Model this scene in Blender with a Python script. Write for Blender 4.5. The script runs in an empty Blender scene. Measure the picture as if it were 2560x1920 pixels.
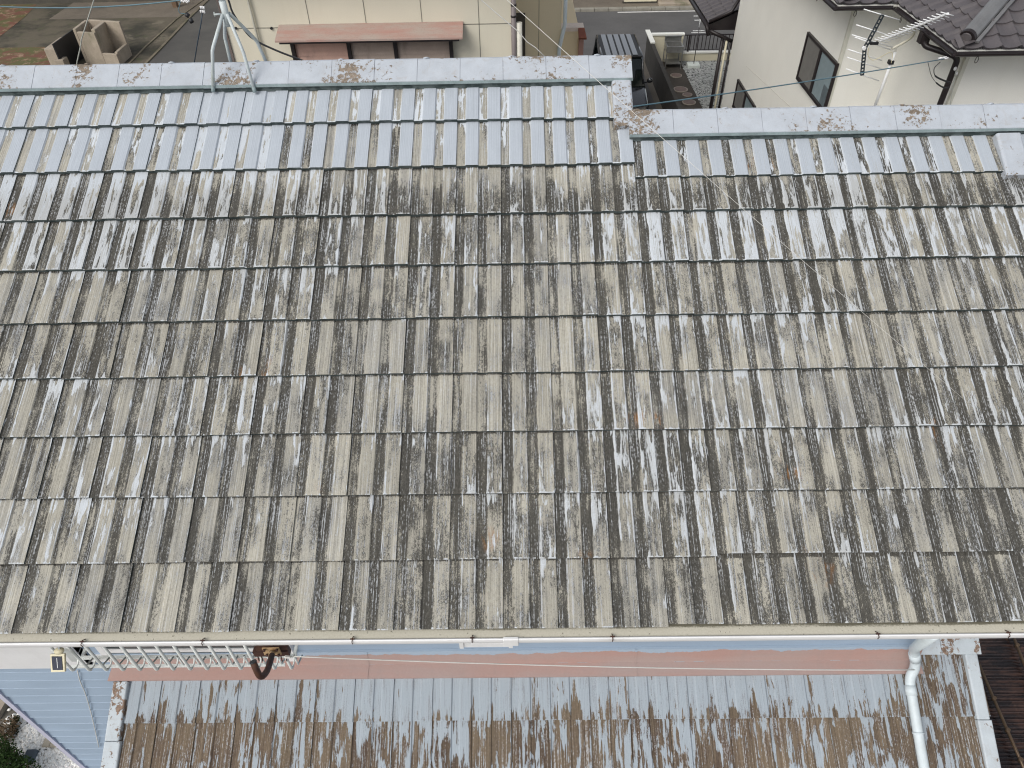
import bpy, bmesh, math, random
from mathutils import Vector as V, Matrix, noise as mnoise
random.seed(7)
R = math.radians
SC = bpy.context.scene
COL = SC.collection

# ------------------------------------------------------------------ camera
FPX, PITCH, YAW, ROLL = 1801.8, R(43.09), R(0.788), R(-1.298)
CAM = V((0.0, -1.978, 3.693))
def _axes():
    cp, sp = math.cos(PITCH), math.sin(PITCH)
    Z = Matrix.Rotation(YAW, 3, 'Z')
    f, u, x = Z @ V((0, cp, -sp)), Z @ V((0, sp, cp)), Z @ V((1, 0, 0))
    c, s = math.cos(ROLL), math.sin(ROLL)
    return x*c + u*s, u*c - x*s, f
AX, AU, AF = _axes()
cam = bpy.data.cameras.new('camera'); camo = bpy.data.objects.new('camera', cam); COL.objects.link(camo)
cam.sensor_width = 36; cam.lens = 36*FPX/2560; cam.clip_start = 0.05; cam.clip_end = 2000
camo.matrix_world = Matrix(((AX.x, AU.x, -AF.x, CAM.x), (AX.y, AU.y, -AF.y, CAM.y), (AX.z, AU.z, -AF.z, CAM.z), (0, 0, 0, 1)))
SC.camera = camo

# ------------------------------------------------------------------ sky, sun, exposure
SUN_EL, SUN_AZ = R(44), R(222)       # azimuth clockwise from +Y
w = bpy.data.worlds.new('World'); SC.world = w; w.use_nodes = True
nt = w.node_tree; bg = nt.nodes['Background']
sky = nt.nodes.new('ShaderNodeTexSky'); sky.sky_type = 'NISHITA'; sky.sun_disc = False
sky.sun_elevation = SUN_EL; sky.sun_rotation = SUN_AZ; sky.air_density = 1.0; sky.dust_density = 2.5
hs = nt.nodes.new('ShaderNodeHueSaturation'); hs.inputs['Saturation'].default_value = 0.28
nt.links.new(sky.outputs[0], hs.inputs['Color']); nt.links.new(hs.outputs[0], bg.inputs['Color'])
bg.inputs['Strength'].default_value = 0.15
sl = bpy.data.lights.new('sun', 'SUN'); sl.energy = 1.5; sl.angle = R(35); sl.color = (1.0, 0.96, 0.9)
so = bpy.data.objects.new('sun', sl); COL.objects.link(so)
sd = V((math.sin(SUN_AZ)*math.cos(SUN_EL), math.cos(SUN_AZ)*math.cos(SUN_EL), math.sin(SUN_EL)))
so.rotation_euler = sd.to_track_quat('Z', 'Y').to_euler()
SC.view_settings.view_transform = 'Standard'; SC.view_settings.look = 'None'
SC.cycles.filter_width = 1.15
SC.view_settings.exposure = 0.05; SC.view_settings.gamma = 1

# ------------------------------------------------------------------ a pixel of the 2560x1920 photograph -> a point on a real plane
def ray(px, py): return AF + AX*((px-1280)/FPX) - AU*((py-960)/FPX)
def hz(px, py, z): r = ray(px, py); return CAM + r*((z-CAM.z)/r.z)
def yp(px, py, y): r = ray(px, py); return CAM + r*((y-CAM.y)/r.y)
def xp(px, py, x): r = ray(px, py); return CAM + r*((x-CAM.x)/r.x)
def dp(px, py, d): return CAM + ray(px, py)*d
def pl(px, py, P, N): r = ray(px, py); return CAM + r*((P-CAM).dot(N)/r.dot(N))

# ------------------------------------------------------------------ node helper
class NT:
    def __init__(s, name):
        s.m = bpy.data.materials.new(name); s.m.use_nodes = True
        s.t = s.m.node_tree; s.b = s.t.nodes['Principled BSDF']
    def put(s, sock, v):
        if isinstance(v, bpy.types.NodeSocket): s.t.links.new(v, sock)
        elif v is not None:
            if hasattr(sock.default_value, '__len__') and len(sock.default_value) == 4 and len(v) == 3: v = tuple(v)+(1,)
            sock.default_value = v
    def node(s, ty, ins=None, out=0, **kw):
        n = s.t.nodes.new(ty)
        for k, v in kw.items(): setattr(n, k, v)
        for k, v in (ins or {}).items(): s.put(n.inputs[k], v)
        return n.outputs[out]
    def ma(s, op, a, b=0.0, c=None, clamp=False):
        n = s.t.nodes.new('ShaderNodeMath'); n.operation = op; n.use_clamp = clamp
        s.put(n.inputs[0], a); s.put(n.inputs[1], b)
        if c is not None: s.put(n.inputs[2], c)
        return n.outputs[0]
    def add(s, *a):
        r = a[0]
        for x in a[1:]: r = s.ma('ADD', r, x)
        return r
    def mul(s, a, b, clamp=False): return s.ma('MULTIPLY', a, b, clamp=clamp)
    def mad(s, a, b, c): return s.ma('MULTIPLY_ADD', a, b, c)
    def step(s, x, lo, hi):
        n = s.t.nodes.new('ShaderNodeMapRange'); n.interpolation_type = 'SMOOTHSTEP'
        s.put(n.inputs[0], x); n.inputs[1].default_value = lo; n.inputs[2].default_value = hi
        return n.outputs[0]
    def mix(s, f, a, b, ty='MIX'):
        n = s.t.nodes.new('ShaderNodeMix'); n.data_type = 'RGBA'; n.blend_type = ty
        s.put(n.inputs[0], f); s.put(n.inputs[6], a); s.put(n.inputs[7], b)
        return n.outputs[2]
    def vec(s, x, y, z=0.0): return s.node('ShaderNodeCombineXYZ', {0: x, 1: y, 2: z})
    def sep(s, v):
        n = s.t.nodes.new('ShaderNodeSeparateXYZ'); s.put(n.inputs[0], v); return n.outputs[:3]
    def attr(s, name): return s.node('ShaderNodeAttribute', out=1, attribute_name=name)
    def noise(s, v, scale=1.0, det=2.0, ro=0.5, dist=0.0, out=0):
        return s.node('ShaderNodeTexNoise', {'Vector': v, 'Scale': scale, 'Detail': det, 'Roughness': ro, 'Distortion': dist}, out=out)
    def obj(s): return s.node('ShaderNodeTexCoord', out=3)
    def geo(s): return s.node('ShaderNodeNewGeometry', out=0)
    def sc(s, v, k):
        n = s.t.nodes.new('ShaderNodeVectorMath'); n.operation = 'MULTIPLY'; s.put(n.inputs[0], v); n.inputs[1].default_value = k
        return n.outputs[0]
    def bump(s, h, st=0.3, d=0.01):
        s.t.links.new(s.node('ShaderNodeBump', {'Height': h, 'Strength': st, 'Distance': d}), s.b.inputs['Normal'])
    def fin(s, col=None, rough=0.7, metal=0.0, spec=None):
        s.put(s.b.inputs['Base Color'], col); s.put(s.b.inputs['Roughness'], rough); s.put(s.b.inputs['Metallic'], metal)
        if spec is not None: s.b.inputs['Specular IOR Level'].default_value = spec
        return s.m

def simple(name, c, rough=0.7, var=0.12, scale=6.0, metal=0.0, dirt=None, damt=0.3, bump=0.0, spec=None):
    n = NT(name); p = n.geo()
    a = n.noise(p, scale, 5, 0.6)
    k = n.mad(n.ma('SUBTRACT', a, 0.5), var*4, 1.0)
    g = n.noise(p, scale*14, 2, 0.5)
    k = n.mul(k, n.mad(n.ma('SUBTRACT', g, 0.5), var*1.6, 1.0))
    col = n.mix(1.0, c, n.node('ShaderNodeCombineColor', {0: k, 1: k, 2: k}), 'MULTIPLY')
    if dirt:
        d = n.step(n.noise(n.sc(p, (1, 1, 0.5)), scale*0.6, 6, 0.65), 0.5, 0.75)
        col = n.mix(n.mul(d, damt), col, dirt)
    if bump: n.bump(g, bump, 0.01)
    return n.fin(col, rough, metal, spec)

# ------------------------------------------------------------------ mesh helper
class MB:
    def __init__(s): s.bm = bmesh.new()
    def poly(s, pts, smooth=False):
        f = s.bm.faces.new([s.bm.verts.new(p) for p in pts]); f.smooth = smooth; return f
    def box(s, lo, hi, M=None):
        lo, hi = V(lo), V(hi)
        c = [V((x, y, z)) for z in (lo.z, hi.z) for y in (lo.y, hi.y) for x in (lo.x, hi.x)]
        if M: c = [M @ q for q in c]
        v = [s.bm.verts.new(q) for q in c]
        for f in ((0, 2, 3, 1), (4, 5, 7, 6), (0, 1, 5, 4), (2, 6, 7, 3), (0, 4, 6, 2), (1, 3, 7, 5)):
            s.bm.faces.new([v[i] for i in f])
        return s
    def cbox(s, c, size, M=None):
        c, h = V(c), V(size)/2
        return s.box(c-h, c+h, M)
    def bar(s, a, b, wd, ht, up=(0, 0, 1)):
        a, b = V(a), V(b); d = (b-a); L = d.length; d.normalize()
        x = d.cross(V(up)); x = x.normalized() if x.length > 1e-4 else V((1, 0, 0)); u = x.cross(d)
        M = Matrix(((d.x, x.x, u.x, a.x), (d.y, x.y, u.y, a.y), (d.z, x.z, u.z, a.z), (0, 0, 0, 1)))
        return s.box((0, -wd/2, -ht/2), (L, wd/2, ht/2), M)
    def tube(s, pts, r, n=8, cap=True, smooth=True):
        pts = [V(p) for p in pts]; rs = r if isinstance(r, (list, tuple)) else [r]*len(pts)
        rings = []; prev = None
        for i, p in enumerate(pts):
            d = (pts[min(i+1, len(pts)-1)] - pts[max(i-1, 0)]).normalized()
            if prev is None:
                a = d.cross(V((0, 0, 1)))
                if a.length < 1e-3: a = d.cross(V((1, 0, 0)))
            else: a = prev - d*prev.dot(d)
            a.normalize(); prev = a; b = d.cross(a)
            rings.append([s.bm.verts.new(p + (a*math.cos(t)+b*math.sin(t))*rs[i]) for t in [2*math.pi*k/n for k in range(n)]])
        for i in range(len(rings)-1):
            for k in range(n):
                f = s.bm.faces.new((rings[i][k], rings[i][(k+1) % n], rings[i+1][(k+1) % n], rings[i+1][k])); f.smooth = smooth
        if cap:
            s.bm.faces.new(rings[0][::-1]); s.bm.faces.new(rings[-1])
        return s
    def prism(s, prof, a, b):
        """profile of world points at one end, swept by b-a"""
        d = V(b)-V(a); p = [s.bm.verts.new(V(q)) for q in prof]; q = [s.bm.verts.new(V(k)+d) for k in prof]
        n = len(p)
        for i in range(n): s.bm.faces.new((p[i], p[(i+1) % n], q[(i+1) % n], q[i]))
        s.bm.faces.new(p[::-1]); s.bm.faces.new(q); return s
    def ball(s, c, r, sub=1, sc=(1, 1, 1), rot=None):
        M = Matrix.Translation(c) @ (rot.to_4x4() if rot else Matrix()) @ Matrix.Diagonal((*[r*k for k in sc], 1))
        g = bmesh.ops.create_icosphere(s.bm, subdivisions=sub, radius=1, matrix=M)
        for v in g['verts']:
            for f in v.link_faces: f.smooth = True
        return s
    def bevel(s, w, seg=2):
        bmesh.ops.bevel(s.bm, geom=list(s.bm.edges), offset=w, segments=seg, affect='EDGES', clamp_overlap=True, profile=0.6); return s
    def build(s, name, mat, parent=None):
        bmesh.ops.recalc_face_normals(s.bm, faces=list(s.bm.faces))
        me = bpy.data.meshes.new(name); s.bm.to_mesh(me); s.bm.free()
        o = bpy.data.objects.new(name, me); COL.objects.link(o)
        if mat: me.materials.append(mat)
        if parent:
            o.parent = parent; o.matrix_parent_inverse = Matrix.Translation(-wloc(parent))
        return o
def wloc(o): return o.location.copy() if o.parent is None else V((0, 0, 0)) + (wloc(o.parent) if o.type == 'EMPTY' else V((0, 0, 0)))
def tag(o, label=None, cat=None, group=None, kind=None):
    if label: o['label'] = label
    if cat: o['category'] = cat
    if group: o['group'] = group
    if kind: o['kind'] = kind
    return o
def thing(name, label, cat, loc, group=None):
    o = bpy.data.objects.new(name, None); COL.objects.link(o); o.location = loc; o.empty_display_size = 0.2
    return tag(o, label, cat, group)
def raw(name, verts, faces, mat, parent=None, attrs=None, smooth=False):
    me = bpy.data.meshes.new(name); me.from_pydata(verts, [], faces); me.update()
    for k, vals in (attrs or {}).items():
        a = me.attributes.new(k, 'FLOAT_VECTOR', 'POINT')
        a.data.foreach_set('vector', [c for q in vals for c in q])
    if smooth: me.polygons.foreach_set('use_smooth', [True]*len(me.polygons))
    me.materials.append(mat)
    o = bpy.data.objects.new(name, me); COL.objects.link(o)
    if parent:
        o.parent = parent; o.matrix_parent_inverse = Matrix.Translation(-wloc(parent))
    return o

_ico = bmesh.new(); bmesh.ops.create_icosphere(_ico, subdivisions=1, radius=1); ICV = [v.co.copy() for v in _ico.verts]; ICF = [[v.index for v in f.verts] for f in _ico.faces]; _ico.free()
class Stones:
    def __init__(s): s.v, s.f = [], []
    def ball(s, c, r, sub=1, sc=(1, 1, 1), rot=None):
        b = len(s.v); D = Matrix.Diagonal([q*r for q in sc]); D = rot @ D if rot else D
        s.v += [c + D @ q for q in ICV]; s.f += [[b+i for i in f] for f in ICF]
    def build(s, name, mat, parent=None): return raw(name, s.v, s.f, mat, parent, smooth=True)
# ------------------------------------------------------------------ materials
def tile_material(name, tan, grey, dark, paint, lich_on=1.0, patch=1.0, edge_w=0.3, fs=1.0):
    """weathered cement tile: bare concrete, lichen, flaking paint. wuv=(x,s,seed) tuv=(u,v,rib) lvl=(paint,lichen,edge)"""
    n = NT(name)
    x, s_, seed = n.sep(n.attr('wuv')); u, v, rib = n.sep(n.attr('tuv')); pa, li, ed = n.sep(n.attr('lvl'))
    r1, r2, r3 = n.sep(n.attr('rnd'))
    S1 = n.noise(n.vec(n.mul(x, 150), n.mad(s_, 2.2, n.mul(seed, 5.0)), seed), 1, 2.5, 0.6)
    S2 = n.noise(n.vec(n.mul(x, 42), n.mad(s_, 2.0, n.mul(seed, 3.1)), seed), 1, 3, 0.6)
    P = n.noise(n.vec(n.mul(x, 9), n.mul(s_, 4.0), n.mul(seed, 0.35)), 1, 4, 0.65)
    P2 = n.noise(n.vec(n.mul(x, 27*fs), n.mul(s_, 5.5*fs), n.mul(seed, 0.5)), 1, 6, 0.62, 0.5)
    ST = n.noise(n.vec(n.mul(x, 6.5), n.mul(s_, 0.9), n.mul(seed, 0.2)), 1, 2, 0.5)
    LF = n.noise(n.vec(n.mul(x, 1.1), n.mul(s_, 1.5), 7.7), 1, 3, 0.55)
    G = n.noise(n.vec(n.mul(x, 330), n.mul(s_, 210), seed), 1, 1.5, 0.6)
    G2 = n.noise(n.vec(n.mul(x, 110), n.mul(s_, 60), seed), 1, 2, 0.6)
    c = lambda q: n.ma('SUBTRACT', q, 0.5)
    base = n.mix(n.step(n.add(n.mul(c(S2), 0.9), n.mul(c(P), 1.2), n.mul(c(r1), 0.35)), -0.25, 0.35), tan, grey)
    S0 = n.noise(n.vec(n.mul(x, 205), n.mad(s_, 1.1, n.mul(seed, 2.0)), n.mul(seed, 0.3)), 1, 1.0, 0.5)
    k = n.add(1.0, n.mul(c(S1), 1.1), n.mul(c(S0), 1.0), n.mul(c(G), 0.7), n.mul(c(G2), 0.6), n.mul(c(r3), 0.20))
    base = n.mix(1.0, base, n.node('ShaderNodeCombineColor', {0: k, 1: k, 2: k}), 'MULTIPLY')
    # lichen / soot: settles in the troughs; gap shadow painted in below each upper nose
    lich_shade = n.add(li, n.mul(n.ma('SUBTRACT', 1.0, rib), n.mad(c(S2), 0.6, 0.50)), n.mul(c(P), 2.0), n.mul(c(S1), 1.5), n.mul(c(S2), 1.2), n.mul(c(LF), 0.9),
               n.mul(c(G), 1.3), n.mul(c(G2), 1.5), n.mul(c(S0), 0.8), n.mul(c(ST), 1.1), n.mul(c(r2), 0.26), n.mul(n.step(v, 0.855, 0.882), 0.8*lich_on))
    lm = n.mul(n.step(lich_shade, 0.30, 0.62), 0.90*lich_on)
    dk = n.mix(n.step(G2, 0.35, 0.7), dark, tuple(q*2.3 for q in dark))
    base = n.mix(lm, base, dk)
    # pale dust and paint left in the grooves
    sp = n.mul(n.step(n.add(n.mul(S1, 0.6), n.mul(S0, 0.4), n.mul(c(G2), 0.4), n.mul(c(P), 0.3)), 0.55, 0.66), 0.70)
    base = n.mix(sp, base, (0.50, 0.52, 0.54))
    # rare orange lichen
    O = n.noise(n.vec(n.mul(x, 2.2), n.mul(s_, 2.2), 3.3), 1, 2, 0.5)
    om = n.mul(n.mul(n.step(O, 0.68, 0.74), n.step(n.add(P2, n.mul(c(G), 0.4)), 0.52, 0.62)), 0.55*lich_on)
    base = n.mix(om, base, (0.30, 0.135, 0.035))
    # flaking paint
    pv = n.add(pa, n.mul(ed, edge_w), n.mul(c(P2), 1.6*patch), n.mul(c(P), 0.5*patch), n.mul(c(S2), 1.1*patch), n.mul(c(LF), 1.1), n.mul(c(S1), 0.45), n.mul(c(G), 0.22), n.mul(n.step(v, 0.62, 0.86), 0.10*lich_on))
    front = n.mul(n.ma('SUBTRACT', 1.0, n.step(v, 0.005, 0.03)), 0.24*min(1, lich_on+0.05))
    pm = n.step(n.add(pv, n.mul(front, n.step(pa, -0.4, 0.2))), 0.50, 0.555)
    pk = n.add(0.94, n.mul(c(S1), 0.26), n.mul(c(P), 0.20), n.mul(c(G2), 0.14))
    chalk = n.mix(n.step(pa, 0.45, 0.95), (0.60, 0.64, 0.68) if lich_on == 1.0 else paint, paint)
    pc = n.mix(1.0, chalk, n.node('ShaderNodeCombineColor', {0: pk, 1: pk, 2: pk}), 'MULTIPLY')
    grime = n.mul(n.step(n.add(S1, n.mul(c(G), 0.7), n.mul(c(S2), 0.5), n.mul(c(P), 0.6), n.mul(li, 0.5)), 0.58, 0.9), 0.6)
    pc = n.mix(grime, pc, grey)
    col = n.mix(pm, base, pc)
    gro = n.ma('SINE', n.mul(x, 2*math.pi/0.0115))
    h = n.add(n.mul(gro, 0.10), n.mul(S1, 0.8), n.mul(n.mul(G, 0.5), n.ma('SUBTRACT', 1.0, pm)), n.mul(pm, 0.5))
    n.bump(h, 0.45, 0.004)
    return n.fin(col, n.mad(pm, -0.2, 0.9), spec=0.25)

PAINT = (0.450, 0.492, 0.542)
M = {}
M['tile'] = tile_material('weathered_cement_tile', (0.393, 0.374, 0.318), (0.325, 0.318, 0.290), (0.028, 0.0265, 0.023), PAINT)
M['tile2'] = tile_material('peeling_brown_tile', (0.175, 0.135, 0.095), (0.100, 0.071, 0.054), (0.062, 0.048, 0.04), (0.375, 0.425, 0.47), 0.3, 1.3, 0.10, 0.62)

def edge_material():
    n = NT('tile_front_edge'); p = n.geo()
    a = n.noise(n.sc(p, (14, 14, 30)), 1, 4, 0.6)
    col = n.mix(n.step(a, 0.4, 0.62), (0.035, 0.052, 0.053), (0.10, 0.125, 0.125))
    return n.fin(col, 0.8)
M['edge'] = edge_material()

def cap_material(name, paint, bare, amount, sc=1.0):
    n = NT(name); p = n.geo(); q = n.sc(p, (1, 1, 1))
    big = n.noise(q, 3.1, 3, 0.6); md = n.noise(q, 26*sc, 6, 0.7, 0.4); fine = n.noise(q, 120, 3, 0.6)
    m = n.step(n.add(n.mul(md, 1.0), n.mul(n.ma('SUBTRACT', big, 0.5), 1.1), n.mul(n.ma('SUBTRACT', fine, 0.5), 0.18)), 0.72-amount, 0.745-amount)
    k = n.add(1.0, n.mul(n.ma('SUBTRACT', fine, 0.5), 0.18), n.mul(n.ma('SUBTRACT', n.noise(q, 9, 4, 0.6), 0.5), 0.35))
    col = n.mix(1.0, paint, n.node('ShaderNodeCombineColor', {0: k, 1: k, 2: k}), 'MULTIPLY')
    bc = n.mix(n.step(n.noise(q, 40, 3, 0.6), 0.35, 0.65), bare, tuple(c*1.7 for c in bare))
    st = n.mul(n.step(n.noise(q, 12, 6, 0.75, 0.8), 0.5, 0.8), 0.55)
    col = n.mix(st, col, (0.36, 0.32, 0.28))
    n.bump(n.add(n.mul(fine, 0.4), n.mul(m, -0.8)), 0.4, 0.004)
    return n.fin(n.mix(m, col, bc), 0.7, spec=0.3)
M['cap'] = cap_material('painted_ridge_cap', (0.45, 0.485, 0.53), (0.165, 0.135, 0.105), 0.09, 1.4)
M['cap2'] = cap_material('peeling_verge_cap', (0.50, 0.55, 0.585), (0.165, 0.115, 0.085), 0.13, 0.8)

def siding_material():
    n = NT('blue_painted_siding'); p = n.geo()
    a = n.noise(n.sc(p, (1.3, 1.3, 5)), 1, 4, 0.6); g = n.noise(p, 90, 2, 0.5)
    k = n.add(1.0, n.mul(n.ma('SUBTRACT', a, 0.5), 0.35), n.mul(n.ma('SUBTRACT', g, 0.5), 0.12))
    col = n.mix(1.0, (0.345, 0.435, 0.545), n.node('ShaderNodeCombineColor', {0: k, 1: k, 2: k}), 'MULTIPLY')
    n.bump(g, 0.15, 0.003)
    return n.fin(col, 0.6)
M['siding'] = siding_material()
def flashing_material():
    n = NT('faded_red_flashing'); p = n.geo(); x, y, z = n.sep(p)
    a = n.noise(n.sc(p, (1.1, 6, 6)), 1, 4, 0.6); g = n.noise(p, 70, 2, 0.5); f = n.noise(p, 30, 4, 0.7)
    col = n.mix(n.step(a, 0.3, 0.7), (0.43, 0.275, 0.24), (0.40, 0.305, 0.28))
    col = n.mix(n.mul(n.step(f, 0.55, 0.8), 0.35), col, (0.45, 0.36, 0.33))
    dr = n.step(n.noise(n.sc(p, (7, 2, 2)), 1, 6, 0.75), 0.48, 0.78); col = n.mix(n.mul(dr, 0.45), col, (0.33, 0.27, 0.25))
    # ragged overpaint from the wall along the top
    t = n.step(n.add(n.mul(n.ma('SUBTRACT', z, -1.605), 60), n.mul(n.ma('SUBTRACT', n.noise(n.sc(p, (3, 1, 1)), 1, 6, 0.7), 0.5), 7.0)), 0.45, 0.6)
    col = n.mix(t, col, (0.36, 0.44, 0.53))
    k = n.add(1.0, n.mul(n.ma('SUBTRACT', g, 0.5), 0.12))
    return n.fin(n.mix(1.0, col, n.node('ShaderNodeCombineColor', {0: k, 1: k, 2: k}), 'MULTIPLY'), 0.55)
M['flash'] = flashing_material()
def gutter_bed():
    n = NT('silted_gutter_bed'); p = n.geo(); x, y, z = n.sep(p)
    g = n.noise(p, 85, 3, 0.7); b = n.noise(n.sc(p, (3, 30, 30)), 1, 4, 0.65)
    d = n.step(n.add(n.mul(n.ma('ADD', y, -0.002), 40), n.mul(n.ma('SUBTRACT', b, 0.5), 1.6), n.mul(n.ma('SUBTRACT', g, 0.5), 0.9)), 0.05, 0.75)
    col = n.mix(n.step(g, 0.3, 0.75), (0.66, 0.63, 0.53), (0.58, 0.55, 0.45))
    col = n.mix(n.mul(d, 0.85), col, (0.10, 0.092, 0.055))
    s = n.step(n.noise(p, 60, 2, 0.5), 0.68, 0.74)
    return n.fin(n.mix(n.mul(s, 0.7), col, (0.09, 0.08, 0.05)), 0.9)
M['bed'] = gutter_bed()
M['white'] = simple('white_plastic', (0.80, 0.80, 0.80), 0.4, 0.04, 5, dirt=(0.45, 0.43, 0.38), damt=0.25)
M['whitemetal'] = simple('white_painted_metal', (0.78, 0.81, 0.79), 0.45, 0.06, 8, dirt=(0.4, 0.4, 0.36), damt=0.35)
M['pipe'] = simple('pale_painted_pipe', (0.60, 0.67, 0.70), 0.45, 0.07, 5, dirt=(0.42, 0.45, 0.43), damt=0.4)
M['mast'] = simple('galvanised_mast', (0.50, 0.55, 0.56), 0.5, 0.12, 12, dirt=(0.36, 0.38, 0.27), damt=0.6)
M['rust'] = simple('rusty_brown_steel', (0.058, 0.024, 0.018), 0.6, 0.3, 20, dirt=(0.13, 0.055, 0.02), damt=0.6, bump=0.2)
M['rustplate'] = simple('rust_stained_cream_plate', (0.46, 0.31, 0.17), 0.6, 0.15, 25, dirt=(0.20, 0.09, 0.035), damt=0.7)
M['black'] = simple('black_rubber', (0.018, 0.019, 0.022), 0.5, 0.1)
M['teal'] = simple('teal_cable_sheath', (0.10, 0.19, 0.235), 0.5, 0.1)
M['cord'] = simple('white_cord', (0.68, 0.67, 0.63), 0.7, 0.05)
M['greycord'] = simple('grey_cord', (0.40, 0.41, 0.37), 0.7, 0.05)
M['yellow'] = simple('yellowed_plastic', (0.68, 0.62, 0.43), 0.45, 0.06)
M['solar'] = simple('solar_cell', (0.03, 0.036, 0.06), 0.5, 0.1, 30, spec=0.2)
M['glassdark'] = simple('dark_window_glass', (0.05, 0.06, 0.065), 0.08, 0.1)
def wall_mat(name, c, streak):
    n = NT(name); p = n.geo()
    a = n.noise(n.sc(p, (2.6, 2.6, 0.25)), 1, 5, 0.65); b = n.noise(p, 1.2, 3, 0.5); g = n.noise(p, 60, 2, 0.5)
    k = n.add(1.0, n.mul(n.ma('SUBTRACT', b, 0.5), 0.16), n.mul(n.ma('SUBTRACT', g, 0.5), 0.10))
    col = n.mix(1.0, c, n.node('ShaderNodeCombineColor', {0: k, 1: k, 2: k}), 'MULTIPLY')
    col = n.mix(n.mul(n.step(a, 0.5, 0.8), 0.32), col, streak)
    n.bump(g, 0.15, 0.004)
    return n.fin(col, 0.85, spec=0.2)
M['cream'] = wall_mat('cream_wall_panel', (0.70, 0.655, 0.535), (0.57, 0.52, 0.40))
M['tanwall'] = wall_mat('tan_wall_panel', (0.74, 0.64, 0.46), (0.64, 0.55, 0.39))
M['offwhite'] = wall_mat('offwhite_stucco', (0.81, 0.80, 0.745), (0.73, 0.71, 0.64))
M['beige'] = wall_mat('beige_block_wall', (0.68, 0.63, 0.48), (0.55, 0.50, 0.38))
M['capwhite'] = simple('white_coping', (0.82, 0.82, 0.76), 0.7, 0.05)
M['joint'] = simple('dark_joint', (0.20, 0.19, 0.16), 0.9)
M['brown'] = simple('dark_brown_metal', (0.022, 0.017, 0.018), 0.4, 0.15, spec=0.4)
M['shutter'] = simple('brown_shutter_slats', (0.56, 0.35, 0.28), 0.55, 0.12, 4, dirt=(0.13, 0.10, 0.085), damt=0.7)
M['shutter2'] = simple('grey_brown_shutter_slats', (0.38, 0.30, 0.25), 0.55, 0.12, 4, dirt=(0.07, 0.06, 0.05), damt=0.6)
def awn_mat():
    n = NT('faded_pink_sheet_roof'); p = n.geo()
    a = n.noise(n.sc(p, (1.4, 5, 5)), 1, 5, 0.65); g = n.noise(p, 40, 3, 0.6)
    col = n.mix(n.step(a, 0.34, 0.72), (0.42, 0.345, 0.30), (0.43, 0.245, 0.205))
    return n.fin(n.mix(n.mul(n.step(g, 0.5, 0.7), 0.25), col, (0.24, 0.18, 0.15)), 0.6)
M['awning'] = awn_mat()
M['rustroof'] = simple('rusty_red_sheet', (0.20, 0.06, 0.035), 0.6, 0.2, 10, dirt=(0.42, 0.16, 0.05), damt=0.6)
M['kawara'] = simple('glazed_grey_tile', (0.098, 0.088, 0.092), 0.38, 0.16, 3, dirt=(0.15, 0.135, 0.13), damt=0.6, spec=0.6)
M['hipcap'] = simple('brushed_grey_hip_cap', (0.24, 0.24, 0.24), 0.32, 0.15, 5, metal=0.4)
M['slate'] = simple('grey_slate', (0.11, 0.105, 0.11), 0.8, 0.25, 5)
M['alu'] = simple('aluminium', (0.86, 0.87, 0.87), 0.4, 0.03)
M['steel'] = simple('stainless_sink', (0.36, 0.36, 0.35), 0.3, 0.12, 10, metal=0.7, dirt=(0.16, 0.12, 0.09), damt=0.5)
M['car'] = simple('black_car_paint', (0.012, 0.014, 0.019), 0.16, 0.05, spec=1.0)
M['car'].node_tree.nodes['Principled BSDF'].inputs['Coat Weight'].default_value = 1.0
M['cartrim'] = simple('black_trim', (0.012, 0.012, 0.013), 0.5)
M['carglass'] = simple('car_glass', (0.006, 0.010, 0.010), 0.05, 0.05)
M['chrome'] = simple('chrome', (0.6, 0.62, 0.64), 0.15, 0.03, metal=1.0)
M['lamp'] = simple('headlamp_lens', (0.45, 0.5, 0.53), 0.1, 0.03)
M['darkwall'] = simple('sooty_block_wall', (0.045, 0.041, 0.036), 0.9, 0.25, 2.2, dirt=(0.10, 0.095, 0.085), damt=0.5, bump=0.3)
M['conc'] = simple('mossy_concrete', (0.36, 0.305, 0.24), 0.9, 0.2, 2.5, dirt=(0.09, 0.105, 0.04), damt=0.6, bump=0.3)
M['mosskerb'] = simple('moss_stained_kerb', (0.165, 0.14, 0.098), 0.95, 0.3, 1.6, dirt=(0.075, 0.08, 0.035), damt=0.9)
def asphalt(name, c, c2):
    n = NT(name); p = n.geo()
    a = n.noise(p, 0.45, 5, 0.65); g = n.noise(p, 45, 2, 0.6)
    k = n.add(1.0, n.mul(n.ma('SUBTRACT', g, 0.5), 0.5))
    col = n.mix(n.step(a, 0.35, 0.68), c, c2)
    cr = n.node('ShaderNodeTexVoronoi', {'Vector': n.sc(n.noise(p, 0.9, 4, 0.6, out=1), (1.4, 1.4, 1.4)), 'Scale': 1.0}, feature='DISTANCE_TO_EDGE')
    return n.fin(n.mix(1.0, col, n.node('ShaderNodeCombineColor', {0: k, 1: k, 2: k}), 'MULTIPLY'), 0.9, spec=0.2)
M['asphalt'] = asphalt('old_asphalt', (0.088, 0.085, 0.08), (0.115, 0.11, 0.10))
M['road'] = asphalt('street_asphalt', (0.098, 0.096, 0.095), (0.125, 0.122, 0.12))
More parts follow.
